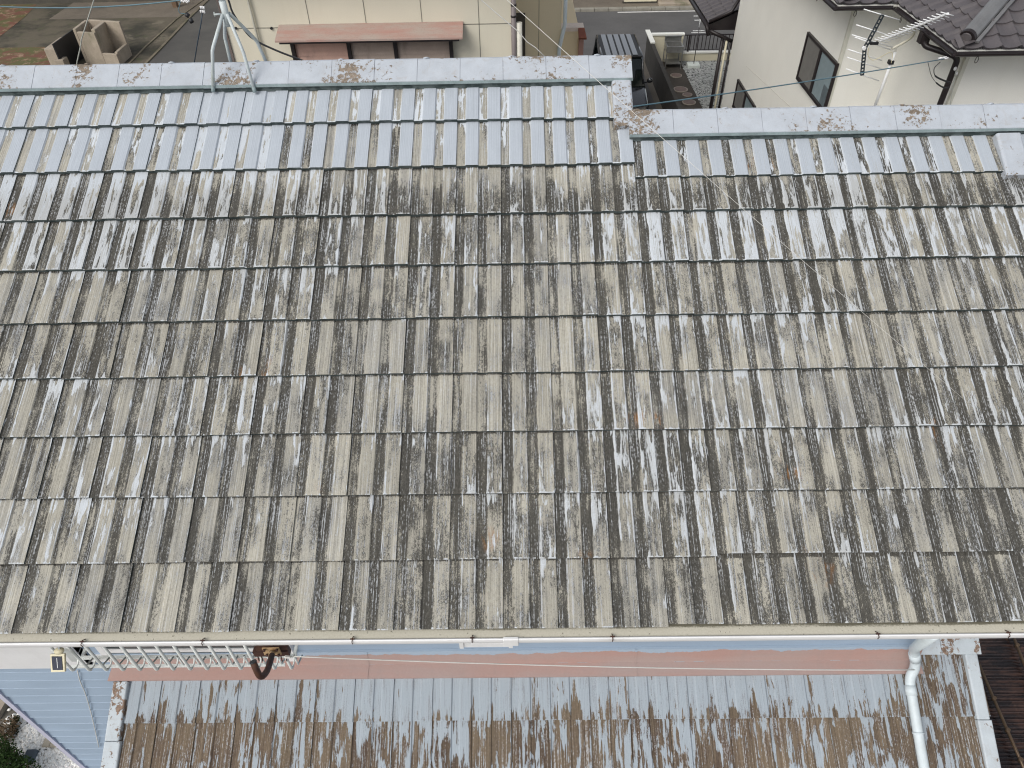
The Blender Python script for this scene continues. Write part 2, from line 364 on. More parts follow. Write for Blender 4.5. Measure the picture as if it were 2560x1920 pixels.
def yard():
    n = NT('mossy_packed_earth'); p = n.geo()
    a = n.noise(p, 0.5, 5, 0.65); b = n.noise(p, 2.3, 5, 0.7); g = n.noise(p, 26, 3, 0.6)
    col = n.mix(n.step(a, 0.38, 0.58), (0.040, 0.037, 0.026), (0.115, 0.098, 0.07))
    col = n.mix(n.mul(n.step(b, 0.52, 0.7), 0.55), col, (0.075, 0.085, 0.035))
    col = n.mix(n.mul(n.step(n.noise(p, 1.1, 4, 0.6), 0.60, 0.72), 0.5), col, (0.22, 0.19, 0.14))
    k = n.add(1.0, n.mul(n.ma('SUBTRACT', g, 0.5), 0.5))
    return n.fin(n.mix(1.0, col, n.node('ShaderNodeCombineColor', {0: k, 1: k, 2: k}), 'MULTIPLY'), 0.95)
M['yard'] = yard()
def moss(name, a1, a2, a3):
    n = NT(name); p = n.geo()
    b = n.noise(p, 1.3, 7, 0.75, 0.6); c = n.noise(p, 2.9, 7, 0.75, 0.4)
    col = n.mix(n.step(b, 0.42, 0.58), a1, a2); col = n.mix(n.step(c, 0.52, 0.64), col, a3)
    return n.fin(col, 0.95)
M['moss'] = moss('red_brown_leaf_litter', (0.16, 0.065, 0.045), (0.10, 0.10, 0.035), (0.30, 0.20, 0.13))
M['gravel'] = asphalt('grey_gravel', (0.05, 0.052, 0.05), (0.10, 0.102, 0.098))
M['soil'] = simple('dark_soil', (0.05, 0.042, 0.034), 0.95, 0.3, 1.5, dirt=(0.10, 0.09, 0.075), damt=0.5)
M['ground'] = asphalt('plain_ground', (0.12, 0.11, 0.095), (0.16, 0.145, 0.12))
M['lid'] = simple('brown_drain_lid', (0.14, 0.10, 0.085), 0.6, 0.15, 8)
M['pebble'] = simple('white_pebble', (0.88, 0.86, 0.82), 0.7, 0.16, 28)
M['leaf'] = simple('dark_leaf', (0.022, 0.045, 0.010), 0.8, 0.5, 18, spec=0.15)
M['leaf2'] = simple('brown_leaf', (0.11, 0.07, 0.035), 0.7, 0.4, 18)
M['poly'] = None
def poly_mat():
    n = NT('brown_corrugated_plastic'); p = n.geo()
    a = n.noise(n.sc(p, (3, 14, 3)), 1, 4, 0.7); b = n.noise(n.sc(p, (9, 2, 1)), 1, 3, 0.6)
    col = n.mix(n.step(a, 0.4, 0.7), (0.012, 0.009, 0.010), (0.075, 0.04, 0.03))
    col = n.mix(n.mul(n.step(b, 0.6, 0.75), 0.5), col, (0.16, 0.09, 0.06))
    return n.fin(col, 0.22, spec=0.6)
M['poly'] = poly_mat()
M['bronze'] = simple('bronze_frame', (0.14, 0.095, 0.06), 0.4, 0.1, metal=0.4)

# ------------------------------------------------------------------ the roofs
TW, EX, SL = 0.30, 0.36956, R(28.76)
X0 = -0.1053
cs, sn = math.cos(SL), math.sin(SL)
NRM = V((0, -sn, cs))
TH = 0.040                                    # tile nose height
# one tile across: (u, rib height 0..1, edge)
PROF = [(0.001, 0.35, 0), (0.010, 0.0, 0), (0.115, 0.0, 0), (0.185, 0.0, 0.0), (0.222, 1.0, 0.8), (0.262, 1.0, 0.0), (0.455, 1.0, 0.0), (0.482, 1.0, 0.8),
        (0.515, 0.0, 0.0), (0.60, 0.0, 0), (0.685, 0.0, 0.0), (0.718, 1.0, 0.8), (0.76, 1.0, 0.0), (0.955, 1.0, 0.0), (0.9975, 0.95, 0.75)]
RIBH = 0.0095
class TileField:
    def __init__(s): s.v, s.f, s.a = [], [], dict(wuv=[], tuv=[], lvl=[], rnd=[]); s.ev, s.ef = [], []
    def tile(s, P, xa, v0, v1, paint, trough, lich, wd=TW, tilt=TH, lichmid=0.0, warp=1.0, peel=0.0):
        """P(x, v, n) -> world. nose at v0, tail at v1"""
        sd = random.random()*40; r = (random.random(), random.random(), random.random())
        j = (random.gauss(0, 0.0007)*warp, random.gauss(0, 0.0015)*warp, random.gauss(0, 0.0010)*warp)
        rot = random.gauss(0, 0.0022)*warp
        vs = [0.0, 0.012, 0.16, 0.4, 0.7, 1.0]
        b = len(s.v); m = len(PROF)
        for t in vs:
            for (u, rb, e) in PROF:
                x = xa + u*wd + j[0]; vv = v0 + (v1-v0)*t + j[1] + rot*(u-0.5)*wd*2
                nose = 0.003 if t == 0 else 0
                nn = tilt*max(0.0, 1-t*(v1-v0)/EX) + RIBH*rb + j[2] - nose
                s.v.append(P(x, vv, nn))
                s.a['wuv'].append((x, vv, sd)); s.a['tuv'].append((u, t, rb)); s.a['rnd'].append(r)
                pl_ = paint*rb + trough*(1-rb) - peel*max(0, 1-t*(v1-v0)/EX/0.5)
                s.a['lvl'].append((pl_, lich + lichmid*max(0, min(1, (0.66-t)/0.34)), e))
        for i in range(len(vs)-1):
            for k in range(m-1):
                q = b+i*m+k; s.f.append((q, q+1, q+m+1, q+m))
        # nose face and the two side faces
        eb = len(s.ev)
        for (u, rb, e) in PROF:
            x = xa+u*wd+j[0]; vv = v0+j[1]+rot*(u-0.5)*wd*2
            top = tilt+RIBH*rb+j[2]-0.003
            s.ev += [P(x, vv, top), P(x, vv+0.002, top-0.028), P(x, vv+0.03, top-0.030)]
        for k in range(m-1):
            q = eb+3*k; s.ef += [(q, q+1, q+4, q+3), (q+1, q+2, q+5, q+4)]
        for k in (0, m-1):
            eb = len(s.ev); u, rb, e = PROF[k]
            for t in (0, 1):
                x = xa+u*wd+j[0]; nn = tilt*(1-t*(v1-v0)/EX)+RIBH*rb+j[2]-0.001; vv = v0+(v1-v0)*t+j[1]
                s.ev += [P(x, vv, nn), P(x, vv, nn-0.007)]
            s.ef.append((eb, eb+1, eb+3, eb+2))
    def build(s, name, mat, parent):
        o = raw(name, s.v, s.f, mat, parent, s.a)
        e = raw('tile_edges', s.ev, s.ef, M['edge'], o)
        return o

house = thing('house', 'two storey house with big weathered tiled roof, pale blue siding and peeling lower roof', 'house', (0, 3.3, -5.7))
def PM(x, v, n): return V((x, v*cs, v*sn)) + NRM*n
RIDGE_Y, RIDGE_X1 = 3.30, 0.80
tf = TileField()
# paint left on each course, from the eave (0) to the ridge (9): (rib level, trough level, lichen)
CO = [(0.19, -0.08, 0.40), (0.26, -0.02, 0.38), (0.28, 0.03, 0.32), (0.29, 0.03, 0.28), (0.28, 0.03, 0.30), (0.25, 0.0, 0.36), (0.28, 0.04, 0.34), (0.35, 0.08, 0.28), (1.35, 0.34, -0.30), (1.5, 0.36, -0.50)]
def nz(a, b): return mnoise.noise(V((a*0.55, b*1.3, 4.2)))
for i in range(10):
    for k in range(-17, 14):
        xa = X0 + k*TW
        v0 = i*EX; v1 = v0 + EX + 0.05
        p, t, l = CO[i]
        p += 0.16*nz(xa, i); l += 0.16*nz(xa+20, i+3) + max(0, xa-0.6)*0.035
        lm = 0.0
        if i == 7:
            lm = 0.55
            p += 0.28*min(1, max(0, (-0.9-xa)/1.2))
            l -= 0.14
        if i == 6:
            q_ = min(1, max(0, (xa-0.25)/1.0)); p += 0.27*q_; l -= 0.12*q_; t += 0.12*q_
            if xa < -2.2: p += 0.14
        if i <= 2 and xa < -0.9: l -= 0.10
        if i == 8 and xa > -3.0: l += 0.08; t -= 0.12
        if i == 9 and xa > -2.4: t += 0.02
        if i in (8, 9) and xa < -1.8 and xa > -2.3: t += 0.4
        if i >= 9 and xa + TW > RIDGE_X1: continue
        if i == 8 and xa + 0.5*TW > RIDGE_X1:
            v0 = 2.845; v1 = 3.26; p, t, l = 1.25, 0.32+0.12*nz(xa, 5), 0.04
        if i == 9: v1 = v0 + 0.37
        if i == 0 and xa > 0.6: v0 -= 0.0; v0 += 0.012
        if i == 1 and xa > 0.85: v0 += 0.016
        tf.tile(PM, xa, v0, v1, p, t, l, lichmid=lm)
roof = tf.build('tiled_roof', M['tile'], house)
# underlay so that nothing shows between tiles; north slope
mb = MB()
mb.poly([PM(-5.2, 0.03, -0.006), PM(4.1, 0.03, -0.006), PM(4.1, 3.30, -0.006), PM(RIDGE_X1-0.03, 3.30, -0.006), PM(RIDGE_X1-0.03, 3.77, -0.006), PM(-5.2, 3.77, -0.006)])
mb.build('roof_underlay', M['black'], house)
zr = RIDGE_Y*math.tan(SL); zr2 = 2.89*math.tan(SL)
mb = MB()
mb.poly([(-5.2, 3.3, zr-0.01), (RIDGE_X1-0.02, 3.3, zr-0.01), (RIDGE_X1-0.02, 6.6, -0.02), (-5.2, 6.6, -0.02)])
mb.poly([(RIDGE_X1-0.02, 2.89, zr2-0.01), (4.1, 2.89, zr2-0.01), (4.1, 5.78, -0.02), (RIDGE_X1-0.02, 5.78, -0.02)])
mb.poly([(RIDGE_X1-0.02, 2.89, zr2-0.01), (RIDGE_X1-0.02, 3.3, zr-0.01), (RIDGE_X1-0.02, 6.6, -0.02), (RIDGE_X1-0.02, 5.78, -0.02)])
mb.build('north_roof_slope', M['slate'], house)

def cap_run(x0, x1, yr, zr, nm, label=None, half=0.158, h=0.09, L=0.30, thick=0.024):
    """angular ridge tiles butted along the ridge"""
    mb = MB(); n = int(round((x1-x0)/L)); L = (x1-x0)/n; st = MB()
    drop = half*math.tan(R(31))
    for i in range(n):
        a = x0+i*L; b = a+L-0.0025
        dz = random.gauss(0, 0.0016); up = 0.005
        def sec(x, ex): return [V((x, yr-half-ex, zr+h-drop+dz+up)), V((x, yr-0.01, zr+h+dz+up)), V((x, yr+0.01, zr+h+dz+up)), V((x, yr+half+ex, zr+h-drop+dz+up)),
                                V((x, yr+half+ex, zr+h-drop+dz+up-thick)), V((x, yr, zr+h-0.03)), V((x, yr-half-ex, zr+h-drop+dz+up-thick))]
        mb.prism(sec(a, 0), V((a, 0, 0)), V((b, 0, 0)))
        if i % 2 == 0: mb.tube([(a+0.04, yr+0.01, zr+h+0.004), (a+0.06, yr, zr+h+0.012), (a+0.08, yr+0.01, zr+h+0.004)], 0.006, 6)
    o = mb.build(nm, M['cap'], house)
    st.box((x0+0.004, yr-half+0.016, zr+h-drop-0.055), (x1-0.004, yr+half-0.012, zr+h-drop-0.022))
    st.build('ridge_mortar', M['edge'], o)
    # teal painted lower edge
    e = MB(); e.box((x0, yr-half-0.004, zr+h-drop-0.018), (x1, yr-half-0.0005, zr+h-drop+0.001)); e.build('ridge_edge', M['tealedge'], o)
    return o
M['tealedge'] = simple('teal_grey_edge', (0.25, 0.315, 0.325), 0.7, 0.25, 9, dirt=(0.1, 0.12, 0.12), damt=0.5)
cap_run(-4.9, RIDGE_X1+0.02, RIDGE_Y, zr, 'upper_ridge')
cap_run(RIDGE_X1-0.03, 4.07, 2.89, zr2, 'lower_ridge')
def verge(xa, xb, v0, v1, n0, name, drop=0.13):
    mb = MB(); q = 0.012
    prof = [PM(xa, v0, n0-0.05), PM(xa, v0, n0), PM(xa+q, v0, n0+0.008), PM(xb-q, v0, n0+0.008), PM(xb, v0, n0), PM(xb, v0, n0-drop), PM(xb-0.02, v0, n0-drop), PM(xb-0.02, v0, n0-0.05)]
    mb.prism(prof, PM(0, v0, 0), PM(0, v1, 0)); mb.bevel(0.004, 1)
    return mb.build(name, M['cap'], house)
verge(0.675, 0.81, 3.24, 3.62, 0.055, 'verge_cap')
verge(3.235, 3.40, 2.80, 3.13, 0.055, 'verge_cap')

# eave: gutter, hooks
gut = MB()
gx0, gx1 = -5.2, 4.1
GD = 0.040
prof = [V((gx0, y_+(GD if y_ < 0 else 0), z_)) for y_, z_ in ((0.06, -0.052), (-0.062, -0.058), (-0.082, -0.045), (-0.087, -0.014), (-0.094, -0.010), (-0.100, -0.013), (-0.101, -0.030), (-0.096, -0.055), (-0.068, -0.074), (0.06, -0.074))]
gut.prism(prof, (gx0, 0, 0), (gx1, 0, 0)); gutter = gut.build('eave_gutter', M['white'], house)
b = MB(); b.box((gx0, -0.080+GD, -0.055), (gx1, 0.055, -0.024)); b.build('silt_bed', M['bed'], gutter)
for px in (176, 487, 872, 1178, 1535, 2205, 2532):
    p = yp(px, 1598, -0.09)
    h = MB(); h.tube([(p.x, -0.06+GD, -0.030), (p.x, -0.085+GD, -0.004), (p.x, -0.108+GD, -0.008), (p.x, -0.106+GD, -0.03)], 0.0026, 6); h.bar((p.x-0.012, -0.090+GD, -0.005), (p.x+0.012, -0.090+GD, -0.005), 0.006, 0.004)
    h.build('gutter_hook', M['rust'], gutter)
p = yp(1277, 1600, -0.09)
h = MB(); h.box((p.x-0.042, -0.104+GD, -0.078), (p.x+0.042, -0.084+GD, -0.0065)); h.bevel(0.004, 1); h.build('gutter_joint', M['white'], gutter)

# walls of the upper storey
YW = 0.68
LC = yp(0, 1731, YW)           # left corner of the south wall
WX0, WX1 = LC.x, yp(2278, 1650, YW).x
mb = MB(); mb.box((WX0, YW, -5.7), (WX1, 6.0, -0.06)); mb.build('wall', M['siding'], house)
mb = MB(); mb.box((WX0-0.02, -0.02, -0.125), (WX1+0.7, YW, -0.09)); mb.build('soffit', M['white'], house)
# lap siding boards on the part of the wall that is seen down to the ground
sid = MB(); zt = yp(150, 1655, YW).z; zz = zt
STEP = (yp(150, 1736, YW).z-yp(150, 1838, YW).z)/6
xr = yp(282, 1700, YW).x+0.35
while zz > -5.65:
    z1 = zz-STEP+0.004
    sid.poly([(WX0+0.03, YW-0.006, zz), (xr, YW-0.006, zz), (xr, YW-0.017, z1), (WX0+0.03, YW-0.017, z1)])
    sid.poly([(WX0+0.03, YW-0.017, z1), (xr, YW-0.017, z1), (xr, YW-0.002, z1-0.003), (WX0+0.03, YW-0.002, z1-0.003)])
    zz -= STEP
sid.build('siding_boards', M['siding'], house)
lt = MB(); zz = zt-STEP
while zz > -5.6:
    lt.box((WX0+0.03, YW-0.0195, zz+0.0045), (xr, YW-0.0165, zz+0.0085)); zz -= STEP
lt.build('siding_joints', simple('pale_joint', (0.42, 0.505, 0.60), 0.6, 0.05), house)
mb = MB(); mb.box((WX0-0.012, YW-0.028, -5.7), (WX0+0.035, YW+0.05, -0.1)); mb.build('corner_trim', simple('lilac_white_trim', (0.55, 0.55, 0.66), 0.6, 0.05), house)
# white shutter box left of the window
zb = zt
wb = MB(); xs1 = yp(197, 1640, YW-0.06).x
n_ = 7; z_ = -0.1; st_ = (z_-zb)/n_
for k in range(n_): wb.box((WX0+0.036, YW-0.055-0.004*(k % 2), z_-(k+1)*st_+0.006), (xs1, YW+0.0, z_-k*st_))
wb.box((WX0+0.036, YW-0.05, zb-0.003), (xs1, YW, -0.1))
wb.build('shutter_box', M['white'], house)
# window behind the guard rail
wr = yp(742, 1632, YW).x; wz = yp(600, 1643, YW).z
win = MB(); win.box((xs1+0.02, YW-0.03, wz), (wr, YW-0.001, wz+0.07)); win.box((wr-0.06, YW-0.045, wz), (wr, YW-0.001, -0.1)); win.box((xs1+0.14, YW-0.03, wz+0.07), (xs1+0.19, YW-0.001, -0.1)); win.box((xs1+0.19, YW-0.025, wz+0.14), (wr-0.06, YW-0.001, wz+0.18))
window = win.build('window', M['white'], house)
g = MB(); g.box((xs1+0.19, YW-0.015, wz+0.071), (wr-0.061, YW-0.003, -0.12)); g.build('glass', M['glassdark'], window)
# small bathroom window
xa, xb = yp(1155, 1620, YW).x, yp(1283, 1620, YW).x; zc = yp(1220, 1621, YW-0.1).z
w2 = MB()
w2.box((xa, YW-0.10, zc), (xa+0.03, YW-0.001, zc+0.42)); w2.box((xb-0.03, YW-0.10, zc), (xb, YW-0.001, zc+0.42)); w2.box((xa+0.03, YW-0.09, zc), (xb-0.03, YW-0.001, zc+0.05)); w2.box((xa+0.03, YW-0.06, zc+0.051), (xb-0.03, YW-0.001, zc+0.12))
wsm = w2.build('window', M['white'], house)
g = MB(); g.box((xa+0.031, YW-0.03, zc+0.121), (xb-0.031, YW-0.003, zc+0.42)); g.build('glass', M['glassdark'], wsm)

# guard rail of U-bent bars in front of the window
rail_pts = (215, 640)
YG = 0.20
q0, q1 = yp(186, 1681, YG), yp(727, 1668, YG)
zbot = yp(450, 1678, YG).z
rail = MB(); YR1, YR2 = YG+0.17, YG+0.085; zr1 = yp(450, 1642, YR1).z; zr2_ = yp(450, 1664, YR2).z
RX0, RX1 = yp(198, 1642, YR1).x, yp(742, 1640, YR1).x
rail.box((RX0, YR1-0.010, zr1-0.010), (RX1, YR1+0.010, zr1+0.010)); rail.box((RX0, YR2-0.009, zr2_-0.008), (RX1-0.05, YR2+0.009, zr2_+0.008))
for xx in (RX0, RX1-0.03): rail.bar((xx+0.015, YW-0.001, zr1+0.02), (xx+0.015, YR1, zr1), 0.02, 0.02)
guard = rail.build('window_guard', M['whitemetal'], house)
nb = 14
for i in range(nb):
    t = i/(nb-1); xx = q0.x + (q1.x-q0.x)*t
    bz = zbot; pts = [(xx, YG, -0.16), (xx, YG, bz+0.035)]
    rr = (YR2-YG)/2
    for a in range(1, 10):
        an = math.pi*a/9
        pts.append((xx, YG+rr*(1-math.cos(an)), bz+0.035*(1-math.sin(an))))
    pts += [(xx, YR2, zr2_+0.004), (xx, YR1, zr1+0.004)]
    b = MB(); b.tube(pts, [0.0095 if p[1] < YG+0.02 else 0.0062 for p in pts], 8); b.build('guard_bar', M['whitemetal'], guard)
b = MB(); b.tube([(q0.x-0.02, YG, -0.19), (q1.x+0.02, YG, -0.19)], 0.014, 8); b.build('top_bar', M['whitemetal'], guard)
# flat bracket arm at the left end of the rail
b = MB(); a1, a2 = yp(163, 1622, 0.25), yp(190, 1652, 0.42); b.bar(a1, a2, 0.05, 0.012, (0, 1, 0.5)); b.build('bracket_arm', M['whitemetal'], guard)

# flashing between wall and lower roof
P0 = dp(1280, 1692, 5.57)
def rp(px, py, n=0.0): return pl(px, py, P0+NRM*n, NRM)
VB = P0.y/cs
def PL(x, v, n): return V((x, P0.y+v*cs, P0.z+v*sn)) + NRM*n       # v=0 at the flashing's lower edge
def pv(px, py, n=0.0): return (rp(px, py, n)-P0).dot(V((0, cs, sn)))
FX0, FX1 = rp(277, 1697).x, yp(2268, 1660, YW).x
zc1 = yp(1280, 1658, YW-0.055).z; zc2 = yp(1280, 1626, YW-0.02).z
fl = MB()
A = [PL(FX0, 0, 0.045), V((FX0, YW-0.055, zc1)), V((FX0, YW-0.022, zc2)), V((FX0, YW-0.001, zc2)), V((FX0, YW-0.001, zc1-0.3)), PL(FX0, -0.005, 0.02)]
fl.prism(A, (FX0, 0, 0), (FX1, 0, 0)); flash = fl.build('flashing', M['flash'], house)
for px in (925, 1578):
    s = MB(); x = yp(px, 1660, YW).x
    s.prism([q+V((x-FX0, -0.003, 0.003)) for q in A[:3]]+[q+V((x-FX0, 0.01, -0.01)) for q in A[2::-1]], (0, 0, 0), (0.018, 0, 0)); s.build('flashing_seam', M['flash'], flash)

# lower roof
v1c = pv(1079, 1803, TH*0.9)
xj = rp(1079, 1803, TH).x; xj = xj - math.floor(xj/TW)*TW
tl = TileField()
RL, RRX = rp(322, 1700).x+0.0, rp(2420, 1700).x
SPLIT = rp(2283, 1750, TH).x
topR = pv(2350, 1634)
for i in range(0, 5):
    k0 = int((RL-0.1-xj)/TW)-2
    for k in range(k0, k0+34):
        xa = xj + k*TW
        v0 = v1c - i*EX; v1 = v0 + EX + 0.04
        if xa+TW*0.97 < RL-0.02 or xa > RRX: continue
        p, t, l = [(0.92, 0.80, 0.12), (0.43, 0.37, -0.02), (0.40, 0.34, 0.05), (0.3, 0.2, 0), (0.3, 0.2, 0)][i]
        p += 0.14*nz(xa+9, i*2+1); t += 0.14*nz(xa+9, i*2+1)
        if xa > SPLIT-0.1:
            if i == 0: p, t = 0.50, 0.45; v1 = topR+0.02
            else: p, t = 0.38, 0.32
        elif i == 0: v1 = min(v1, 0.12)
        tl.tile(PL, xa, v0, v1, p, t, l, tilt=0.022, warp=0.6, peel=0.42 if i == 0 and xa < SPLIT-0.1 else 0.0)
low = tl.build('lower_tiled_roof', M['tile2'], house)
mb = MB(); mb.poly([PL(RL-0.1, -1.9, -0.006), PL(RRX+0.1, -1.9, -0.006), PL(RRX+0.1, topR, -0.006), PL(RL-0.1, topR, -0.006)]); mb.build('lower_underlay', M['black'], house)
wl = MB(); pb = PL(0, -1.6, 0)
wl.box((RL+0.3, pb.y, -5.7), (RRX-0.1, YW-0.03, pb.z-0.1)); wl.build('lower_wall', M['siding'], house)
# side verge caps of the lower roof, in lengths
def lverge(xa, xb, lens, vtop, name, drop=0.1):
    v = vtop
    for i, L in enumerate(lens):
        mb = MB(); n0 = 0.040; q = 0.008; dx = (0.012 if i % 2 else 0.0)
        prof = [PL(xa, v-L, 0.0), PL(xa, v-L, n0), PL(xa+q, v-L, n0+0.006), PL(xb-q+dx, v-L, n0+0.006), PL(xb+dx, v-L, n0), PL(xb+dx, v-L, n0-drop), PL(xb+dx-0.015, v-L, n0-drop), PL(xb-0.02, v-L, 0.0)]
        mb.prism(prof, PL(0, v-L, 0), PL(0, v-0.004, 0)); mb.bevel(0.003, 1); mb.build(name, M['cap2'], house); v -= L
lx0, lx1 = rp(284, 1700, 0.04).x, rp(320, 1700, 0.04).x
lverge(lx0, lx1, [0.42, 0.38, 0.38, 0.4], 0.0, 'lower_verge_cap')
rx0, rx1 = rp(2415, 1650, 0.04).x, rp(2446, 1650, 0.04).x
lverge(rx0, rx1, [topR-v1c+0.02, EX, EX, EX], topR, 'lower_verge_cap')
# painted ridge piece beside the downpipe
vt2 = pv(2350, 1590, 0.05)
for (a, bb) in ((2292, 2353), (2354, 2452)):
    mb = MB(); x1_, x2_ = rp(a, 1620, 0.05).x, rp(bb, 1620, 0.05).x
    prof = [PL(x1_, topR-0.005, 0.02), PL(x1_, topR-0.005, 0.048), PL(x1_, vt2+0.1, 0.056), PL(x1_, vt2+0.1, 0.0)]
    mb.prism(prof, PL(x1_, 0, 0), PL(x2_-0.002, 0, 0)); mb.build('lower_ridge_cap', M['cap2'], house)
# downpipe over the lower roof
A1, A2, A3, A4, A5 = V((yp(2322, 1598, 0.0).x, 0.0, -0.10)), dp(2286, 1628, 5.12), dp(2290, 1655, 5.22), dp(2275, 1690, 5.33), rp(2310, 1919, 0.075)
A4 = rp(2272, 1695, 0.085); A3 = rp(2290, 1668, 0.13); A2 = V((A3.x-0.005, A3.y+0.04, A3.z+0.16)); A2 = dp(2284, 1622, (A3-CAM).dot(AF)-0.08)
def smooth_path(pts, n=6):
    out = [pts[0]]
    for i in range(1, len(pts)-1):
        a = pts[i].lerp(pts[i-1], min(0.45, 0.09/(pts[i]-pts[i-1]).length)); c = pts[i].lerp(pts[i+1], min(0.45, 0.09/(pts[i+1]-pts[i]).length))
        out += [a.lerp(pts[i], t/n).lerp(pts[i].lerp(c, t/n), t/n) for t in range(n+1)]
    return out+[pts[-1]]
pth = smooth_path([A1, A2, A3, A4, A5 + (A5-A4).normalized()*0.6])
dpipe = MB(); dpipe.tube(pth, 0.036, 14); pipe = dpipe.build('downpipe', M['pipe'], house)
for t in (0.36,):
    p = A4.lerp(A5, 0.62); s = MB(); d = (A5-A4).normalized(); s.tube([p-d*0.006, p+d*0.006], 0.041, 14); s.build('pipe_strap', M['pipe'], pipe)
for (p, q) in ((A2, A3), (A4, A5)):
    d = (q-p).normalized(); s = MB(); c = p + d*0.085; s.tube([c-d*0.035, c+d*0.035], 0.0405, 14); s.build('pipe_socket', M['pipe'], pipe)

# ------------------------------------------------------------------ things on the house
# mast on four bent legs
ap = yp(566, 42, RIDGE_Y)
mast = thing('antenna_mast', 'pale grey steel mast standing astride the tiled ridge on four bent tubular legs', 'mast', (ap.x, RIDGE_Y, zr))
m_ = MB(); m_.tube([ap+V((0, 0, -0.06)), ap+V((0, 0, 1.25))], 0.019, 12); m_.build('pole', M['mast'], mast)
m_ = MB(); m_.tube([ap+V((0, 0, -0.05)), ap+V((0, 0, 0.10))], 0.0235, 12); m_.build('collar', M['mast'], mast)
m_ = MB(); m_.tube([ap+V((-0.03, -0.01, 0.02)), ap+V((-0.075, -0.015, 0.02))], 0.006, 6); m_.tube([ap+V((-0.07, -0.015, 0.005)), ap+V((-0.07, -0.015, 0.035))], 0.004, 6); m_.build('wing_bolt', M['mast'], mast)
m_ = MB(); m_.tube([ap+V((0.02, -0.01, 0.12)), ap+V((0.05, -0.015, 0.12))], 0.008, 6); m_.build('bolt', M['mast'], mast)
def foot(px, py): return pl(px, py, NRM*0.045, NRM)
f1, f2 = foot(533, 227), foot(637, 229)
b1, b2 = yp(531, 124, f1.y+0.02), yp(608, 130, f2.y+0.06)
def mir(p): return V((p.x, 2*RIDGE_Y-p.y, p.z))
g1, g2 = V((yp(577, 170, 3.45).x, 2*RIDGE_Y-f1.y, f1.z)), V((yp(672, 170, 3.45).x, 2*RIDGE_Y-f2.y, f2.z))
h1, h2 = yp(562, 93, 2*RIDGE_Y-f1.y-0.02), yp(641, 101, 2*RIDGE_Y-f2.y-0.02)
for f, bnd, off in ((f1, b1, (-0.015, -0.015)), (f2, b2, (0.015, -0.015)), (g1, h1, (-0.01, 0.015)), (g2, h2, (0.02, 0.012))):
    s = ap+V((off[0], off[1], 0.02))
    pts = [s, s.lerp(bnd, 0.5), s.lerp(bnd, 0.9), bnd.lerp(f, 0.03), bnd.lerp(f, 0.12), f]
    m_ = MB(); m_.tube(pts, 0.0118, 10); lg = m_.build('leg', M['mast'], mast)
    d = (f-bnd).normalized(); t_ = MB(); t_.tube([f-d*0.03, f+d*0.006], 0.0135, 10); t_.build('foot', M['tealedge'], lg)

# rusty bracket on the guard rail
bc = yp(682, 1624, 0.16)
br = thing('dish_bracket', 'rusty brown J shaped pipe bracket clamped to the white window guard rail', 'bracket', bc)
yb = 0.16
def Q(px, py, y=yb): return yp(px, py, y)
m_ = MB(); p1, p2 = Q(640, 1620, yb-0.02), Q(720, 1618, yb-0.02); m_.bar(p1, p2, 0.02, 0.035); p1, p2 = Q(636, 1629), Q(724, 1627); m_.bar(p1, p2, 0.04, 0.055)
for px in (642, 700, 651, 712): a = Q(px, 1632); m_.tube([a, a+V((-0.005, -0.01, -0.09))], 0.004, 6)
m_.tube([Q(719, 1617, yb-0.02), Q(719, 1607, yb-0.02)], 0.007, 6); m_.build('clamp', M['rust'], br)
m_ = MB(); m_.poly([Q(655, 1622, yb-0.05), Q(697, 1621, yb-0.05), Q(704, 1637, yb-0.05), Q(661, 1638, yb-0.05)]); 
ext = bmesh.ops.extrude_face_region(m_.bm, geom=list(m_.bm.faces)); bmesh.ops.translate(m_.bm, vec=(0, 0.008, 0), verts=[e for e in ext['geom'] if isinstance(e, bmesh.types.BMVert)])
fp = m_.build('flange', M['rustplate'], br)
for px, py in ((661, 1624), (692, 1623), (668, 1636), (697, 1636)):
    c = Q(px, py, yb-0.056); s = MB(); s.tube([c, c+V((0, -0.012, 0))], 0.009, 6); s.build('bolt', M['rust'], fp)
pp = [Q(681, 1630, yb-0.05), Q(676, 1652, yb-0.19), Q(668, 1676, yb-0.30), Q(657, 1690, yb-0.36), Q(648, 1688, yb-0.37), Q(640, 1672, yb-0.36), Q(633, 1655, yb-0.34)]
def catm(pts, n=5):
    o = []
    for i in range(len(pts)-1):
        a, b_, c, d = pts[max(i-1, 0)], pts[i], pts[i+1], pts[min(i+2, len(pts)-1)]
        for t in [k/n for k in range(n)]:
            o.append(0.5*((2*b_)+(c-a)*t+(2*a-5*b_+4*c-d)*t*t+(3*b_-a-3*c+d)*t**3))
    return o+[pts[-1]]
m_ = MB(); m_.tube(catm(pp), 0.0175, 14); hp = m_.build('hook_pipe', M['rust'], br)
d = (pp[-1]-pp[-2]).normalized(); m_ = MB(); m_.tube([pp[-1]-d*0.002, pp[-1]+d*0.004], 0.0185, 14); m_.build('pipe_cap', M['black'], hp)
m_ = MB(); m_.tube([pp[0].lerp(pp[1], 0.08), pp[0].lerp(pp[1], 0.42)], 0.0185, 14); m_.build('pipe_collar', M['rustplate'], hp)

